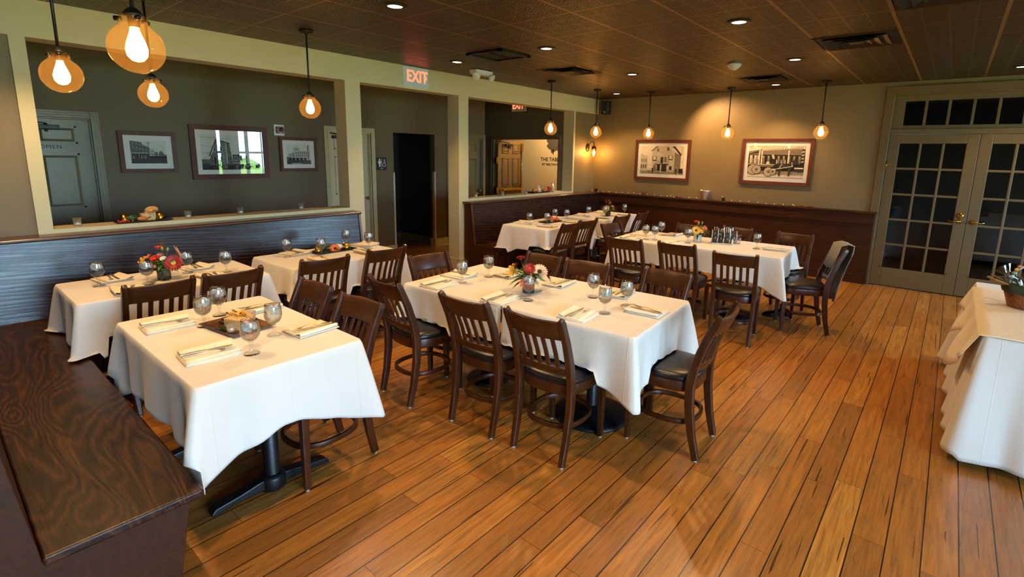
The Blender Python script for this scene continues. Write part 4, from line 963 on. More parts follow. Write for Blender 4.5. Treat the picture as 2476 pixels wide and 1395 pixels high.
def fork():
    m=MB(); m.sweep([(0,-.095,.003),(0,-.05,.004),(0,0,.008),(0,.03,.007),(0,.045,.004)],rsec(.010,.0022),up=(1,0,0),scale=[1.15,.9,.55,.55,1.3])
    m.sweep([(0,.042,.0045),(0,.05,.003),(0,.062,.003)],rsec(.020,.0018),up=(1,0,0),scale=[.6,1,1.05])
    for i in range(4): x=-.009+.006*i; m.sweep([(x,.06,.003),(x,.085,.004),(x*.95,.104,.008)],rsec(.0031,.0018),up=(1,0,0),scale=[1,1,.6])
    o=m.build('fork','steel',bevel=.0006); tag(o,'','fork'); return o
def knife():
    m=MB(); m.sweep([(0,-.105,.003),(0,-.06,.004),(0,-.002,.004)],rsec(.013,.005),up=(1,0,0),scale=[.9,1,.7])
    m.prism([(-.005,0),(.005,0),(.0085,.03),(.008,.08),(.002,.105),(-.004,.108),(-.0055,.06)],'z',.002,.0042); o=m.build('knife','steel',bevel=.0008); tag(o,'','knife'); return o
FORK=First(fork); KNIFE=First(knife)
GG='water goblets'; GN='folded napkins'; GF_='forks'; GK='knives'
TN=dict(A='front table',B='daisy table',C='second bench table',Dt='central table',E='pumpkin table',F='corner table',G='rear table')
ZT=TZ+.0024
gob=[('A',2.878,-7.478,'nearest the camera'),('A',2.711,-7.299,'at the right of the bronze tray'),('A',2.308,-7.485,'left of the bronze tray'),('A',2.169,-7.362,'behind the tray, farthest back'),
 ('B',.921,-7.662,'at the left end'),('B',1.096,-7.43,'just left of the daisy vase'),('B',.911,-7.136,'just behind the daisies'),('B',1.081,-6.929,'at the right end'),
 ('C',.848,-6.352,'at the left end'),('C',1.034,-6.136,'before the gourd tray'),('C',.708,-5.696,'behind the gold cup'),('C',1.005,-5.634,'near the doorway end'),
 ('Dt',2.611,-5.903,'at the left end'),('Dt',2.617,-5.633,'on the far side near the left end'),('Dt',3.262,-5.93,'in front of the flower vase'),('Dt',3.531,-5.574,'right of the flowers, farthest back of three'),('Dt',3.771,-5.823,'right part, nearest of three'),('Dt',3.793,-5.598,'right part, rightmost of three'),
 ('E',.958,-3.136,'leftmost'),('E',1.134,-2.975,'before the pumpkins'),('E',.885,-2.465,'behind the pumpkins'),('E',1.056,-2.411,'rightmost'),
 ('F',1.021,-1.78,'leftmost'),('F',1.193,-1.581,'before the bouquet'),('F',1.198,-.981,'rightmost'),
 ('G',2.639,-3.063,'leftmost of a group of three'),('G',2.741,-3.038,'lowest of a group of three'),('G',2.639,-2.649,'farthest back of a group of three'),('G',3.10,-2.96,'in front of the sunflower bouquet'),('G',3.78,-2.782,'standing alone on the right half')]
for k,x,y,l in gob:
    GOB((x,y,ZT+(.004 if (k in('Dt','G') and x>3.2) else 0)),random.uniform(0,6),'stemmed water goblet on the %s, %s'%(TN[k],l),GG)
# (table, x, y, angle of the napkin, fork?, knife?, words, fork angle)
nap=[('A',2.17,-7.612,-4,1,1,'bench side, left'),('A',2.755,-7.612,-4,1,1,'bench side, nearest the camera'),('A',2.765,-7.135,184,1,1,'far side, right corner'),('A',2.20,-7.165,182,1,1,'far side, behind the tray'),
 ('B',.775,-7.565,-88,1,1,'bench side, left'),('B',1.225,-7.56,84,1,0,'chair side, left'),('B',.775,-7.045,-84,1,1,'bench side, behind the goblet'),('B',1.205,-7.045,95,1,1,'chair side, right'),
 ('C',.745,-6.235,-80,1,1,'bench side, left'),('C',1.192,-6.195,95,1,0,'chair side, behind the left chair'),('C',1.16,-5.735,88,1,1,'chair side, right'),('C',.80,-5.556,-85,0,0,'bench side, by the gold cup'),
 ('Dt',2.545,-6.066,4,1,1,'near side, left end'),('Dt',2.43,-5.775,-85,0,1,'left end, tented'),('Dt',2.70,-5.475,176,1,1,'far side, left of the flowers'),('Dt',3.115,-6.035,8,1,1,'near side, middle chair'),('Dt',3.15,-5.435,182,1,1,'far side, right of the flowers'),('Dt',3.68,-5.97,4,1,1,'near side, nearest chair'),('Dt',3.61,-5.38,186,1,1,'far side, behind two goblets'),('Dt',3.948,-5.62,95,1,1,'right end, by the window-lit edge'),
 ('E',.78,-3.06,-80,1,0,'bench side, left'),('E',.785,-2.335,-92,0,0,'bench side, right'),('E',1.245,-3.108,92,1,0,'chair side, left'),('E',1.22,-2.50,85,1,0,'chair side, right'),
 ('F',.84,-1.70,-85,1,0,'bench side, left'),('F',.83,-1.12,-95,0,0,'bench side, behind the bouquet'),('F',1.28,-1.72,92,0,0,'chair side, left'),('F',1.305,-1.115,88,0,0,'chair side, right'),
 ('G',2.45,-2.80,-90,1,0,'left end'),('G',2.73,-2.52,178,1,1,'far side, left'),('G',2.485,-3.15,5,1,1,'near side, left'),('G',3.0,-3.11,0,1,0,'near side, before the bouquet'),('G',3.955,-2.70,95,0,1,'right end')]
for k,x,y,a,f,kn,l in nap:
    z=ZT+(.004 if (k in('Dt','G') and x>3.2) else 0); rz=R(a+random.uniform(-3,3)); far=k in 'EFG'
    NAP((x,y,z),rz,'folded %s napkin on the %s, %s'%('white' if k=='A' else 'cream',TN[k],l),GN)
    def off(dx,dy): return (x+dx*math.cos(rz)-dy*math.sin(rz),y+dx*math.sin(rz)+dy*math.cos(rz))
    if f: p=off(.008,.0); FORK((*p,z+.0165),rz-R(9),'steel fork on the napkin of the %s, %s'%(TN[k],l),GF_)
    if kn: p=off(-.022,-.004); KNIFE((*p,z+.0165),rz-R(2),'steel knife on the napkin of the %s, %s'%(TN[k],l),GK)
# ------------------------------------------------------------------ flowers
def frame_to(p,n,spin=0): 
    q=Vector(n).normalized().to_track_quat('Z','Y').to_matrix().to_4x4(); return Matrix.Translation(p)@q@Matrix.Rotation(spin,4,'Z')
def petals(m,Mx,r0,r1,wd,n,tilt,mi=0,z=0,droop=.0,ph=0):
    for i in range(n):
        a=2*pi*i/n+ph; c,s=math.cos(a),math.sin(a); ct,st=math.cos(tilt),math.sin(tilt)
        P=[]
        for f,wf in ((0,.25),(.35,.8),(.7,1.0),(.92,.65),(1,.08)):
            L=(r1-r0)*f; rr=r0+L*ct; zz=z+L*st-droop*f*f*(r1-r0)
            P.append((rr,wd/2*wf,zz))
        vs=[]
        for rr,wv,zz in P:
            for sg in (-1,0,1): vs.append((rr*c-sg*wv*s,rr*s+sg*wv*c,zz-(.12*wd if sg==0 else 0)))
        fs=[]
        for k in range(4):
            b=k*3; fs+= [(b,b+3,b+4,b+1),(b+1,b+4,b+5,b+2)]
        m.add(vs,fs,mi,True,Mx)
def flower(kind,par,p,n,r,col,eye='flower_eye',rnd=random):
    m=MB(); Mx=frame_to(p,n,rnd.uniform(0,6))
    if kind=='gerbera':
        petals(m,Mx,r*.18,r,r*.24,20,R(12),0,0,.15); petals(m,Mx,r*.15,r*.8,r*.22,16,R(24),0,.002,.1,.1); m.lathe([(r*.27,0),(r*.26,r*.09),(r*.15,r*.13),(1e-4,r*.10)],14,mi=1,M=Mx)
    elif kind=='rose':
        for rr,tl,k in ((1,35,7),(.85,55,6),(.62,70,5),(.4,80,4)): petals(m,Mx,r*.08,r*rr,r*.85*rr+.004,k,R(tl),0,r*.05*(1-rr),0,rnd.uniform(0,6))
        m.sphere((0,0,r*.25),r*.32,8,M=Mx)
    elif kind=='lily':
        petals(m,Mx,r*.05,r,r*.42,6,R(48),0,0,.25); m.sphere((0,0,r*.3),r*.1,6,1,M=Mx)
    elif kind=='bud': m.sphere((0,0,r*.6),r*.6,8,0,(1,1,1.6),Mx)
    return m.build('flower',[col,eye],par)
def leaf(m,p,d,L,wd,mi=0,curl=.3):
    d=Vector(d).normalized(); s=d.cross(Vector((0,0,1))); s=s.normalized() if s.length>1e-3 else Vector((1,0,0)); u=s.cross(d)
    vs=[]; 
    for f,wf in ((0,.05),(.25,.75),(.5,1),(.75,.7),(1,.03)):
        c=Vector(p)+d*L*f-u*(curl*L*f*f)
        for g in (-1,0,1): vs.append(tuple(c+s*(g*wd/2*wf)+u*(.18*wd*abs(g)*wf)))
    fs=[]
    for k in range(4): b=k*3; fs+= [(b,b+3,b+4,b+1),(b+1,b+4,b+5,b+2)]
    m.add(vs,fs,mi,True)
def bouquet(label,loc,spec,seed,vase='vase_glass',hv=.082,spread=1.0,twigs=None):
    rnd=random.Random(seed); t=thing('flower_vase',label,'flower arrangement',loc,0,'flower vases')
    prof=[(.036,0),(.041,.003),(.0415,.03),(.042,.06),(.0435,hv),(.040,hv),(.0385,.05),(.036,.008),(1e-4,.006)]
    MB().lathe(prof,64,flute=(.018,22)).build('vase',vase,t)
    m=MB()
    for i in range(64):
        a=rnd.uniform(0,6.28); e=rnd.uniform(-.15,1.1); r=rnd.uniform(.0,.035)
        d=(math.cos(a)*math.cos(e),math.sin(a)*math.cos(e),math.sin(e)); leaf(m,(r*math.cos(a),r*math.sin(a),hv-.005+rnd.uniform(0,.05)),d,rnd.uniform(.05,.10)*spread,rnd.uniform(.016,.03),0 if rnd.random()<.75 else 1,rnd.uniform(.1,.6))
    for i in range(7):   # fern sprays
        a=rnd.uniform(0,6.28); e=rnd.uniform(.0,.7); b=Vector((math.cos(a)*math.cos(e),math.sin(a)*math.cos(e),math.sin(e))); L=.12*spread
        for k in range(9):
            f=k/9; c=Vector((0,0,hv+.01))+b*(.03+L*f)-Vector((0,0,.05*f*f)); sd=b.cross(Vector((0,0,1))).normalized()
            for sg in (-1,1): leaf(m,c,sd*sg+b*.6,.028*(1-.5*f),.006,1 if i%3==0 else 0,.1)
    m.build('foliage',['leaf','leaf_light'],t)
    st=MB()
    for kind,p,n,r,col,eye in spec:
        flower(kind,t,p,n,r,col,eye,rnd); st.tube([(p[0]*.15,p[1]*.15,hv-.02),(p[0]*.6,p[1]*.6,(hv+p[2])/2),tuple(Vector(p)-Vector(n)*.004)],.0018,5)
    st.build('stems','stem',t)
    if twigs:
        m=MB()
        for i in range(6):
            a=twigs[0]+rnd.uniform(-.3,.3); L=twigs[1]*rnd.uniform(.7,1); pts=[(.01*k*math.cos(a),.01*k*math.sin(a),hv+L*k/5) for k in range(6)]; m.tube(pts,.0009,4)
            for k in range(2,6): m.tube([pts[k],(pts[k][0]+rnd.uniform(-.015,.015),pts[k][1]+rnd.uniform(-.015,.015),pts[k][2]+.02)],.0006,4); m.sphere(pts[k],.0025,5)
        m.build('dried_sprigs','twig',t)
    return t
E_='flower_eye'; K_='flower_eye_dark'
# camera is towards (+x,-y): directions in world axes
bouquet('ribbed grey vase with a big dark red daisy, on the table along the left bench',(1.014,-7.312,ZT),[
 ('gerbera',(.07,.045,.125),(.75,-.25,.35),.062,'petal_red',E_),('rose',(.02,-.045,.155),(.5,-.5,.7),.034,'petal_scarlet',E_),('rose',(-.02,.0,.165),(.2,-.3,.9),.034,'petal_pink',E_),('rose',(.03,.0,.15),(.5,-.3,.7),.026,'petal_white',E_),
 ('lily',(.0,-.105,.145),(.2,-.8,.5),.05,'petal_yellow',E_),('lily',(-.03,-.07,.16),(0,-.5,.8),.045,'petal_orange',E_),('gerbera',(.035,.085,.19),(.25,.9,.35),.055,'petal_peach',K_),('rose',(-.02,-.01,.225),(.2,-.1,1),.026,'petal_scarlet',E_),
 ('bud',(.0,.005,.215),(0,0,1),.016,'leaf_light',E_),('bud',(.005,.035,.205),(.1,.2,1),.016,'leaf_light',E_),('rose',(.05,-.06,.11),(.6,-.6,.4),.016,'petal_pink',E_)],11,twigs=(2.6,.2))
bouquet('ribbed dark vase with a peach gerbera and red blooms, on the central long table',(3.126,-5.765,ZT),[
 ('gerbera',(0.058,0.046,0.149),(.55,-.45,.6),0.060,'petal_peach',K_),('gerbera',(0.039,-0.039,0.181),(.5,-.6,.55),0.043,'petal_red','petal_scarlet'),('rose',(0.078,-0.085,0.110),(.6,-.7,.35),0.041,'petal_pink',E_),('rose',(0.026,-0.007,0.129),(.6,-.5,.5),0.031,'petal_peach',E_),
 ('lily',(-0.026,-0.130,0.155),(0,-.8,.5),0.053,'petal_yellow',E_),('lily',(-0.065,-0.091,0.174),(-.3,-.4,.8),0.048,'petal_yellow',E_),('lily',(0.065,-0.130,0.103),(.4,-.8,.2),0.043,'petal_orange',E_),('gerbera',(0.052,0.137,0.103),(.5,.6,.5),0.054,'petal_red','leaf_light'),
 ('rose',(-0.039,-0.039,0.233),(0,-.2,1),0.034,'petal_red',E_),('rose',(-0.065,-0.065,0.188),(-.2,-.3,.8),0.026,'petal_red',E_),('bud',(0.104,-0.039,0.103),(.6,-.3,.6),0.022,'petal_white',E_)],12,spread=1.4)
bouquet('small bouquet of red and yellow flowers in a grey vase on the corner table',(1.138,-1.399,ZT),[
 ('gerbera',(.03,-.10,.13),(.4,-.8,.4),.048,'petal_yellow',K_),('rose',(-.02,-.02,.21),(0,-.3,1),.036,'petal_red',E_),('rose',(.02,.0,.19),(.3,-.3,.9),.028,'petal_scarlet',E_),('rose',(.04,.05,.14),(.5,0,.6),.03,'petal_yellow',E_),('rose',(.03,.09,.15),(.3,.5,.7),.026,'petal_red',E_),
 ('lily',(.06,.02,.11),(.7,-.2,.5),.034,'petal_orange',E_),('rose',(.05,.07,.10),(.6,.3,.5),.024,'petal_yellow',E_),('bud',(.0,.06,.20),(0,.2,1),.016,'leaf_light',E_),('bud',(-.01,.03,.23),(0,0,1),.014,'leaf_light',E_)],13,twigs=(4.4,.2),spread=1.15)
bouquet('bouquet with a yellow sunflower-like bloom in a pale vase on the rear long table',(3.136,-2.773,ZT),[
 ('gerbera',(.02,-.11,.14),(.4,-.75,.45),.052,'petal_yellow',K_),('lily',(.06,-.07,.125),(.6,-.5,.5),.04,'petal_yellow',E_),('rose',(-.02,-.01,.215),(.1,-.3,1),.034,'petal_scarlet',E_),('rose',(.06,.03,.15),(.7,-.2,.6),.034,'petal_pink',E_),('rose',(.0,.0,.18),(.3,-.3,.8),.022,'petal_red',E_),
 ('bud',(.02,-.05,.21),(0,-.1,1),.018,'leaf_light',E_),('bud',(.02,.05,.2),(0,.2,1),.018,'leaf_light',E_),('lily',(.06,-.02,.15),(.6,-.3,.6),.034,'petal_orange',E_)],14,vase='mat_board')

# ------------------------------------------------------------------ trays of autumn decorations
def tray(label,loc,rz,w,h,mat,rim=.03,z=.016):
    m=MB(); a,b=w/2,h/2; i=rim
    A=[(-a,-b,z),(a,-b,z),(a,b,z),(-a,b,z)]; B=[(-a+i,-b+i,.003),(a-i,-b+i,.003),(a-i,b-i,.003),(-a+i,b-i,.003)]
    A2=[(x,y,q-.004) for x,y,q in A]; B2=[(x*.97,y*.97,0) for x,y,q in B]
    vs=A+B+A2+B2; fs=[(4,5,6,7),(15,14,13,12)]
    for k in range(4): j=(k+1)%4; fs+=[(k,j,4+j,4+k),(8+k,12+k,12+j,8+j),(k,8+k,8+j,j)]
    o=m.add(vs,fs).build('tray',mat); o.location=loc; o.rotation_euler=(0,0,rz); tag(o,label,'tray'); return o
def single(name,m,mats,loc,rz,label,cat,group=None,rot=None):
    o=m.build(name,mats); o.location=loc; o.rotation_euler=rot if rot else (0,0,rz); tag(o,label,cat,group); return o
def gourd(mat,loc,rz,label,L=.13,r=.03,neck=.45,group='gourds'):
    pr=[(1e-4,0),(r*.7,.012),(r,.035),(r*.95,.055),(r*neck,L*.68),(r*neck*.9,L*.9),(r*neck*.5,L),(1e-4,L+.004)]
    t=thing('gourd',label,'gourd',loc,rz,group); Mx=Matrix.Translation((-L/2,0,r))@Matrix.Rotation(R(90),4,'Y')
    MB().lathe(pr,16,flute=(.04,8),M=Mx).build('body',mat,t); MB().tube([(L/2,0,r),(L/2+.02,.004,r+.008)],.004,6).build('stem','twig',t); return t
def pumpkin(loc,label,r=.04,mat='pumpkin',group='small pumpkins'):
    t=thing('pumpkin',label,'pumpkin',loc,random.uniform(0,3),group)
    MB().lathe([(1e-4,.004),(r*.5,0),(r*.9,r*.35),(r,r*.75),(r*.85,r*1.2),(r*.4,r*1.45),(1e-4,r*1.38)],32,flute=(.07,9)).build('body',mat,t)
    MB().tube([(0,0,r*1.35),(.004,0,r*1.7),(.012,.003,r*1.9)],r*.12,6).build('stem','twig',t)
def bale(loc,rz,label,w=.10,d=.055,h=.05):
    m=MB(); rnd=random.Random(1); m.box(-w/2,w/2,-d/2,d/2,0,h)
    for i in range(70):
        p=Vector((rnd.uniform(-w/2,w/2),rnd.choice([-d/2,d/2]),rnd.uniform(.002,h))) if i%2 else Vector((rnd.uniform(-w/2,w/2),rnd.uniform(-d/2,d/2),h)); m.tube([p,p+Vector((rnd.uniform(-.02,.02),rnd.uniform(-.008,.008),rnd.uniform(-.0,.012)))],.0008,3)
    return single('straw_bale',m,'straw',loc,rz,label,'straw bale','miniature straw bales')
def votive(name,mat,loc,label,r=.026,h=.06,wax=True,lit=False,group='votive cups'):
    t=thing(name,label,'candle holder',loc,0,group)
    MB().lathe([(r*.82,0),(r*.86,.004),(r,h),(r-.002,h),(r*.84,.006),(1e-4,.005)],20,close=False).build('cup',mat,t)
    if wax: MB().lathe([(r*.80,.007),(r*.84,h*.38),(1e-4,h*.36)],16).build('wax','wax',t)
    if lit: MB().sphere((0,0,h*.62),.006,8,sc=(1,1,2)).build('flame','flame',t)
    return t
def moss(loc,label,n=60,r=.035,seed=1):
    m=MB(); rnd=random.Random(seed)
    for i in range(n):
        a=rnd.uniform(0,6.28); q=r*math.sqrt(rnd.random()); d=(rnd.uniform(-1,1),rnd.uniform(-1,1),rnd.uniform(.2,1)); leaf(m,(q*math.cos(a),q*math.sin(a),.002),d,rnd.uniform(.015,.035),.006,0,.2)
    m.sphere((0,0,.006),r*.7,8,sc=(1,1,.4)); o=single('moss_clump',m,'moss',loc,0,label,'moss','moss clumps'); return o
def loose_flower(loc,n,r,col,eye,label,rz=0):
    t=thing('silk_flower',label,'flower',loc,rz,'silk flowers on trays'); flower('gerbera',t,(0,0,.0),n,r,col,eye,random.Random(3)); m=MB()
    for a in (.5,2.5,4.4): leaf(m,(0,0,-.004),(math.cos(a),math.sin(a),.1),r*1.2,.02,0,.1)
    m.build('leaves','leaf',t); return t
# front table
TA=(2.437,-7.372); tz=ZT+.004
tray('square bronze tray turned diagonally on the front table',(*TA,ZT),R(8),.33,.225,'bronze_tray')
gourd('squash',(TA[0]-.065,TA[1]+.048,tz+.004),R(200),'tan squash at the left of the bronze tray on the front table',.17,.026,.6)
bale((TA[0]+.035,TA[1]-.012,tz),R(20),'small straw bale in the middle of the front table tray',.11,.06,.055)
moss((TA[0]-.095,TA[1]-.02,tz),'dark moss at the left corner of the front table tray',60,.035,1); moss((TA[0]+.02,TA[1]-.072,tz),'dark moss at the near edge of the front table tray',80,.04,2)
votive('votive_holder','frost_glass',(TA[0]+.085,TA[1]-.06,tz),'clear glass votive on the near corner of the front table tray',.022,.05)
votive('votive_holder','frost_glass',(TA[0]-.03,TA[1]+.085,tz),'clear glass votive at the back of the front table tray',.024,.055)
loose_flower((TA[0]+.12,TA[1]+.015,tz+.028),(.5,.3,.8),.042,'petal_scarlet','flower_eye','scarlet silk flower at the right end of the front table tray')
loose_flower((TA[0]+.01,TA[1]+.02,tz+.066),(.2,-.4,.9),.03,'petal_yellow','flower_eye_dark','small yellow silk flower on the straw bale of the front table')
# second bench table
TC=(.865,-5.925)
tray('black and gold tray on the second table along the left bench',(*TC,ZT),R(92),.40,.17,'black_tray')
gourd('gourd_green',(TC[0]-.01,TC[1]-.07,tz+.02),R(75),'green and orange gourd on the second bench table tray',.16,.034,.55)
gourd('petal_white',(TC[0]+.0,TC[1]+.05,tz),R(100),'pale knobbly gourd beside the gold cup on the second bench table',.10,.03,.7)
votive('votive_cup','gold',(TC[0]+.02,TC[1]+.12,tz),'shiny gold cup on the second bench table tray',.032,.06)
votive('votive_cup','gold',(TC[0]-.0,TC[1]-.15,tz),'gold cup half hidden behind a goblet on the second bench table',.028,.055)
loose_flower((TC[0]+.05,TC[1]-.01,tz+.028),(.8,-.3,.5),.05,'petal_orange','flower_eye_dark','orange-red silk flower on the second bench table tray')
moss((TC[0]+.03,TC[1]+.165,tz),'brown green moss at the gold cup end of the gourd tray',70,.03,3); moss((TC[0]+.045,TC[1]-.1,tz),'moss at the left end of the gourd tray',70,.035,4)
# far bench table
TE=(.985,-2.70)
tray('dark tray with little pumpkins on the far bench table',(*TE,ZT),R(90),.36,.17,'black_tray')
pumpkin((TE[0]+.01,TE[1]+.02,tz),'orange little pumpkin in the middle of the far bench tray',.042); pumpkin((TE[0]+.03,TE[1]+.10,tz),'orange little pumpkin at the right of the far bench tray',.038); pumpkin((TE[0]-.05,TE[1]+.03,tz+.04),'red orange pumpkin raised at the back of the far bench tray',.034)
moss((TE[0]+.01,TE[1]-.11,tz),'green leaves at the left end of the pumpkin tray',90,.045,5); moss((TE[0]+.02,TE[1]+.145,tz),'green leaves at the right end of the pumpkin tray',60,.03,6)
votive('votive_holder','frost_glass',(TE[0]+.045,TE[1]-.035,tz),'clear glass votive before the pumpkins on the far bench table',.022,.05)
# ledges of the half walls
LZ=SILL
CV='clear votives on the ledges'
for x,y,l in ((-.125,-7.568,'votive glass at the left end of the long ledge by the women door'),(-.125,-6.79,'votive glass on the long ledge beside the black tray'),(-.165,-6.32,'votive glass on the long ledge under the large picture'),(-.19,-5.69,'votive glass on the long ledge under the smallest picture'),
  (-.16,-3.05,'leftmost votive glass on the ledge by the vestibule view'),(-.085,-2.545,'votive glass on the second ledge below the push bar door'),(-.078,-1.985,'votive glass on the second ledge left of the squash tray'),(-.085,-1.235,'votive glass on the second ledge at the right end')):
    votive('votive_holder','frost_glass',(x,y,LZ),l,.029,.066,True,False,CV)
TS=(-.125,-7.13)
tray('long black tray of autumn decorations on the ledge',(*TS,LZ),R(90),.40,.17,'black_tray',.03,.014); lz=LZ+.004
votive('votive_cup','gold',(TS[0]-.01,TS[1]-.13,lz),'gold cup at the left of the long ledge tray',.028,.06); votive('votive_cup','gold',(TS[0]-.0,TS[1]+.125,lz),'gold cup at the right of the long ledge tray',.029,.062)
gourd('gourd_green',(TS[0]+.01,TS[1]-.065,lz),R(95),'dark green gourd on the long ledge tray',.12,.03,.6); gourd('gourd_orange',(TS[0]+.04,TS[1]-.012,lz+.003),R(100),'orange gourd on the long ledge tray',.09,.02,.7)
bale((TS[0]-.02,TS[1]+.04,lz),R(92),'straw bale on the long ledge tray',.105,.055,.062)
loose_flower((TS[0]-.02,TS[1]+.07,lz+.085),(.5,-.3,.8),.055,'petal_tan','petal_yellow','tan silk flower above the straw bale on the long ledge')
m=MB(); rnd=random.Random(9)
for i in range(16): p=(rnd.uniform(-.02,.04),rnd.uniform(-.06,.05),.006); m.tube([p,(p[0]+rnd.uniform(-.03,.03),p[1]+rnd.uniform(-.03,.03),.02)],.005,5)
single('red_pepper_sprig',m,'petal_scarlet',(TS[0]+.045,TS[1]-.12,lz),0,'red chili pepper sprig at the left end of the ledge tray','decoration')
moss((TS[0]-.01,TS[1]+.10,lz),'moss behind the right gold cup on the long ledge',60,.03,7)
T2=(-.15,-1.56)
tray('black tray holding squash and a white pot on the second ledge',(*T2,LZ),R(88),.50,.17,'black_tray',.035,.018)
gourd('gourd_orange',(T2[0]+.015,T2[1]-.10,lz+.004),R(86),'orange squash at the left of the second ledge tray',.16,.034,.6)
t=thing('sugar_pot','white lidded pot in the middle of the second ledge tray','pot',(T2[0]-.02,T2[1]+.02,lz)); MB().lathe([(.03,0),(.034,.01),(.034,.06),(.03,.064)],20).build('pot','white_plastic',t); MB().lathe([(.034,.064),(.03,.07),(.008,.08),(.006,.09),(.012,.1),(.012,.112),(1e-4,.118)],18).build('lid','white_plastic',t)
pumpkin((T2[0]+.0,T2[1]+.15,lz),'pale orange pumpkin at the right of the second ledge tray',.034,'gourd_orange'); moss((T2[0]-.02,T2[1]-.19,lz),'dark leaves at the left end of the second ledge tray',70,.04,8)
t=thing('candle_lantern','small glowing candle in a glass cylinder at the right end of the second ledge','candle',(-.19,-1.10,LZ)); MB().lathe([(.03,0),(.03,.15)],18,close=False).build('glass','clear_glass',t); MB().lathe([(.02,.0),(.02,.10),(1e-4,.10)],14).build('candle','wax',t); MB().sphere((0,0,.118),.008,8,sc=(1,1,2)).build('flame','flame',t)
m=MB(); rnd=random.Random(6)
for i in range(60): a=rnd.uniform(0,6.28); m.sphere((.045*math.cos(a)*rnd.random(),.05*math.sin(a)*rnd.random(),rnd.uniform(.008,.09)),.008,6)
single('berry_cluster',m,'petal_scarlet',(-.19,-1.22,LZ),0,'reddish berry bunch beside the glowing candle on the second ledge','decoration')

# ------------------------------------------------------------------ cap rail of the far wall: string lights, bucket, odds and ends
CZ=1.0135
t=thing('string_lights','copper wire string of tiny warm lights draped along the far wall ledge','string lights',(0,0,0))
rnd=random.Random(21)
def wire(x0,x1,n,hf):
    pts=[];
    for i in range(n+1):
        f=i/n; pts.append((x0+(x1-x0)*f,-.055+.022*math.sin(i*1.7),CZ+.004+hf(f)+.022*abs(math.sin(i*1.13))*rnd.uniform(.3,1)))
    return pts
p1=wire(.10,2.06,46,lambda f:0); p1+= [(2.08,-.06,CZ+.10),(2.10,-.06,CZ+.152)]; p2=[(2.235,-.055,CZ+.155),(2.36,-.045,CZ+.13),(2.45,-.05,CZ+.06),(2.53,-.055,CZ+.008)]+wire(2.55,3.1,12,lambda f:0)+wire(3.12,3.62,12,lambda f:0)
m=MB(); m.tube(p1,.0016,4); m.tube(p2,.0016,4); m.build('wire','copper_wire',t)
m=MB()
for i,p in enumerate(p1+p2):
    if i%3==0: m.sphere((p[0],p[1]-.004,p[2]+.002),.0040,6)
o=m.build('light_beads','fairy',t); o['kind']='stuff'
t=thing('metal_bucket','small shiny aluminium bucket standing on the far wall ledge','bucket',(2.163,-.056,CZ))
MB().lathe([(.05,0),(.053,.002),(.072,.115),(.083,.135),(.088,.15),(.083,.152),(.078,.138),(.068,.115),(.049,.006),(1e-4,.005)],30).build('bucket_body','aluminium',t)
for x,l,r in ((.06,'dark pine ball in the corner of the far wall ledge',.03),(2.47,'dark pine ball to the right of the metal bucket',.026)):
    m=MB(); m.sphere((0,0,r),r,14); 
    for i in range(40):
        a,b=rnd.uniform(0,6.28),rnd.uniform(-1.2,1.4); d=Vector((math.cos(a)*math.cos(b),math.sin(a)*math.cos(b),math.sin(b))); leaf(m,Vector((0,0,r))+d*r*.9,d+Vector((0,0,.4)),.012,.01,0,.3)
    single('pine_ball',m,'dark_ball',(x,-.06,CZ),0,l,'decoration','dark pine balls')
m=MB(); r=.036
for i in range(16):
    Mx=Matrix.Translation((0,0,r))@Euler((rnd.uniform(0,3),rnd.uniform(0,3),rnd.uniform(0,3))).to_matrix().to_4x4(); m.tube([(r*math.cos(2*pi*k/16),r*math.sin(2*pi*k/16),0) for k in range(16)],.0028,4,closed=True,M=Mx)
single('vine_ball',m,'vine',(1.06,-.056,CZ),0,'woven vine ball on the far wall ledge','decoration')
m=MB()
for i in range(6): a=2*pi*i/6; m.cyl((-.05,.010*math.cos(a),.014+.010*math.sin(a)),(.05,.010*math.cos(a),.014+.010*math.sin(a)),.0055,8)
t=thing('cinnamon_bundle','tied bundle of cinnamon sticks on the far wall ledge left of the bucket','decoration',(1.72,-.07,CZ),R(6)); m.build('sticks','cinnamon',t); MB().tube([(0,.019*math.cos(2*pi*i/14),.014+.019*math.sin(2*pi*i/14)) for i in range(14)],.002,5,closed=True).build('twine','straw',t)
votive('tealight_cup','copper_wire',(.03,-.165,1.0165),'little copper tealight cup in the corner on the left bench rail',.018,.045)
votive('votive_holder','frost_glass',(1.57,-.06,CZ),'tiny clear votive on the far wall ledge left of the cinnamon',.014,.036)
m=MB()
for i in range(12): x=rnd.uniform(-.13,.13); m.tube([(x,0,.004),(x+.02,rnd.uniform(-.02,.02),.02),(x+.045,rnd.uniform(-.02,.02),.005)],.004,5)
single('gold_leaf_sprig',m,'gold',(3.62,-.06,CZ),0,'gold leafy sprig on the far wall ledge under the horse picture','decoration')
# thing on the rear table: flatware caddy, tumbler, napkin ring
t=thing('flatware_caddy','chrome and dark flatware caddy beside the bouquet on the rear long table','caddy',(3.41,-2.72,TZ+.0064),R(25))
MB().box(-.13,.13,-.05,.05,0,.012).build('base','steel',t,bevel=.003)
for i in range(4): MB().lathe([(.024,.012),(.027,.02),(.028,.15-.012*(i%3)),(.025,.15-.012*(i%3)),(.023,.02),(1e-4,.018)],20,c=(-.095+i*.063,.008*(i%2),0),close=False).build('compartment','vase_glass',t)
for i in range(5): x=-.127+i*.0635; MB().cyl((x,-.042,.01),(x,-.042,.155+.02*(i%2)),.005,8).build('post','steel',t)
m=MB()
for i in range(10): x=-.10+.021*i; m.sweep([(x,rnd.uniform(-.012,.012),.06),(x+rnd.uniform(-.006,.006),rnd.uniform(-.014,.014),rnd.uniform(.165,.19))],rsec(.008,.003))
m.build('cutlery_handles','steel',t)
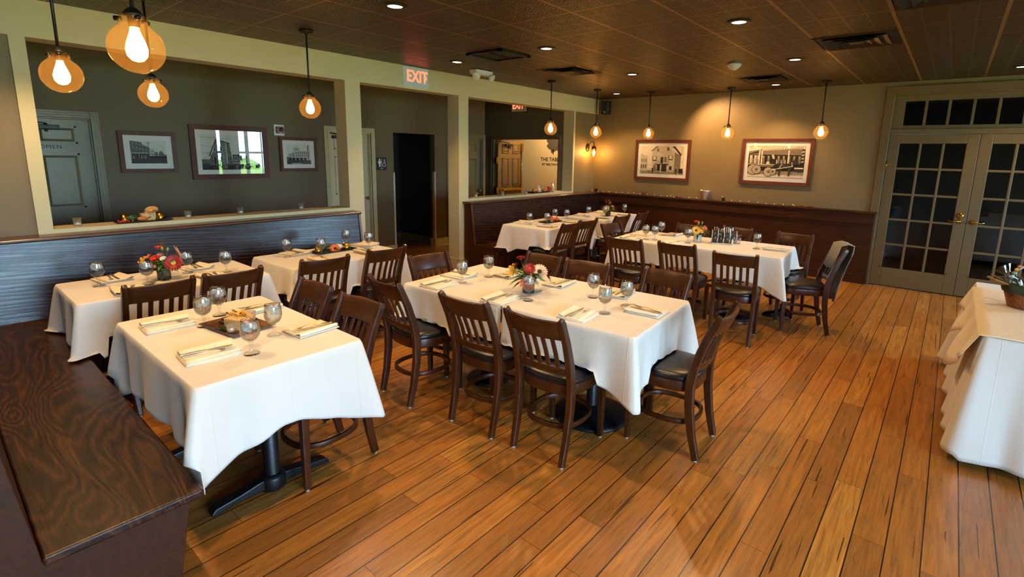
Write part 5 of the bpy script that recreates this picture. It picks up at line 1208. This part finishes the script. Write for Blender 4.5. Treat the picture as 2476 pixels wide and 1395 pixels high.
t=thing('tumbler','straight clear tumbler beside the flatware caddy on the rear table','glass',(3.53,-2.60,TZ+.0064)); MB().lathe([(.028,0),(.033,.10),(.031,.10),(.027,.005),(1e-4,.005)],20).build('glass','clear_glass',t)
single('napkin_ring',MB().tube([(0,.028*math.cos(2*pi*i/20),.034+.028*math.sin(2*pi*i/20)) for i in range(20)],.006,6,closed=True).box(-.03,.03,-.03,.03,0,.006),'white_plastic',(3.52,-2.76,TZ+.0064),R(30),'white arched napkin holder before the tumbler on the rear table','napkin holder')
# jacket over the right end chair, black shoe under the table
def jacket():
    m=MB(); nx=14; vs=[];fs=[]; prof=[(-.268,.34),(-.295,.50),(-.338,.68),(-.380,.82),(-.384,.895),(-.335,.910),(-.268,.892),(-.246,.80),(-.208,.66)]
    for i in range(nx+1):
        f=i/nx; x=-.14+.265*f
        for k,(y,z) in enumerate(prof): vs.append((x*(1+.06*math.sin(k)),y+.008*math.sin(f*16+k*.6)*(1 if k<5 else .5)-.004,z+(.012*math.sin(f*7) if k in (0,8) else 0)))
    n=len(prof)
    for i in range(nx):
        for k in range(n-1): fs.append((i*n+k,(i+1)*n+k,(i+1)*n+k+1,i*n+k+1))
    o=m.add(vs,fs,0,True).build('jacket','jacket_cloth'); so=o.modifiers.new('thick','SOLIDIFY'); so.thickness=.006; so.offset=0
    o.location=(4.245,-2.80,0); o.rotation_euler=(0,0,R(112)); tag(o,'light grey jacket draped over the back of the right end chair','jacket')
jacket()
t=thing('shoe','black polished leather shoe on the floor under the rear long table','shoe',(4.0,-2.49,0),R(122))
m=MB(); sec=[(-.12,.032,.062),(-.09,.038,.085),(-.05,.036,.098),(0,.037,.08),(.05,.046,.062),(.10,.047,.05),(.14,.036,.042),(.16,.012,.026)]; vs=[];fs=[]
for y,wv,h in sec:
    for i in range(10): a=pi*i/9; vs.append((wv*math.cos(a)*(1.0),y,.02+(h-.02)*math.sin(a)**.8))
for j in range(len(sec)-1):
    for i in range(9): fs.append((j*10+i,j*10+i+1,(j+1)*10+i+1,(j+1)*10+i))
fs+= [tuple(range(10)),tuple((len(sec)-1)*10+i for i in range(10))]
m.add(vs,fs,0,True).build('upper','leather',t)
so_=[(-.03,-.125),(.03,-.125),(.038,-.05),(.036,.0),(.05,.07),(.046,.12),(.02,.168),(-.02,.168),(-.046,.12),(-.05,.07),(-.036,0),(-.038,-.05)]
MB().prism(so_,'z',.001,.022).build('sole','black_plastic',t)
m=MB()
for i in range(4): m.tube([(-.018,.0+.016*i,.083-.006*i),(.018,.008+.016*i,.083-.006*i)],.002,5)
m.build('laces','black_plastic',t)
# basket on the buffet
t=thing('gift_basket','wicker basket with green liner, clear favour bags and beaded wire handle','basket',(5.765,-3.80,TZ+.010))
MB().lathe([(.085,0),(.09,.004),(.125,.12),(.12,.12),(.085,.008)],40,flute=(.02,20),close=False).lathe([(1e-4,.002),(.086,.003)],20,close=False).build('wicker_body','wicker',t)
MB().lathe([(.115,.095),(.132,.105),(.140,.135),(.13,.165),(.118,.16),(.11,.13)],32,close=False,flute=(.03,11)).build('liner','green_cloth',t)
m=MB(); m.tube([(-.12+.0*i,0,.14) if i==0 else (-.12*math.cos(pi*i/16),.01*math.sin(i),.14+.17*math.sin(pi*i/16)) for i in range(17)],.003,6,M=Matrix.Rotation(R(35),4,'Z')); m.tube([(-.105*math.cos(pi*i/16),.03,.14+.13*math.sin(pi*i/16)) for i in range(17)],.003,6,M=Matrix.Rotation(R(35),4,'Z')); m.build('wire_handle','steel',t)
for i,c in enumerate(('bead_c','bead_b','petal_yellow','bead_a')):
    a=pi*(2.0+i*.85)/16; p=Matrix.Rotation(R(35),4,'Z')@Vector((-.12*math.cos(a),.01,.14+.17*math.sin(a))); MB().sphere(p,.0125,10).build('bead',c,t)
rnd=random.Random(5)
for i in range(11):
    a=2*pi*i/11+.3; d=Vector((math.cos(a)*.9,math.sin(a)*.9,rnd.uniform(.5,1.1))).normalized(); b=Vector((.05*math.cos(a),.05*math.sin(a),.12))
    Mx=frame_to(b,d,rnd.uniform(0,3)); MB().lathe([(.02,0),(.03,.05),(.026,.09),(.010,.12),(.016,.135),(.034,.17)],12,close=False,flute=(.15,5),M=Mx).build('favour_bag','cellophane',t)
for i in range(3):
    a=2.6+.5*i; d=Vector((math.cos(a),math.sin(a),.35)); b=Vector((.08*math.cos(a),.08*math.sin(a),.13)); m=MB(); m.box(-.025,.025,-.004,.004,0,.14,M=frame_to(b,d,.3)); m.build('paper_bag','kraft',t)
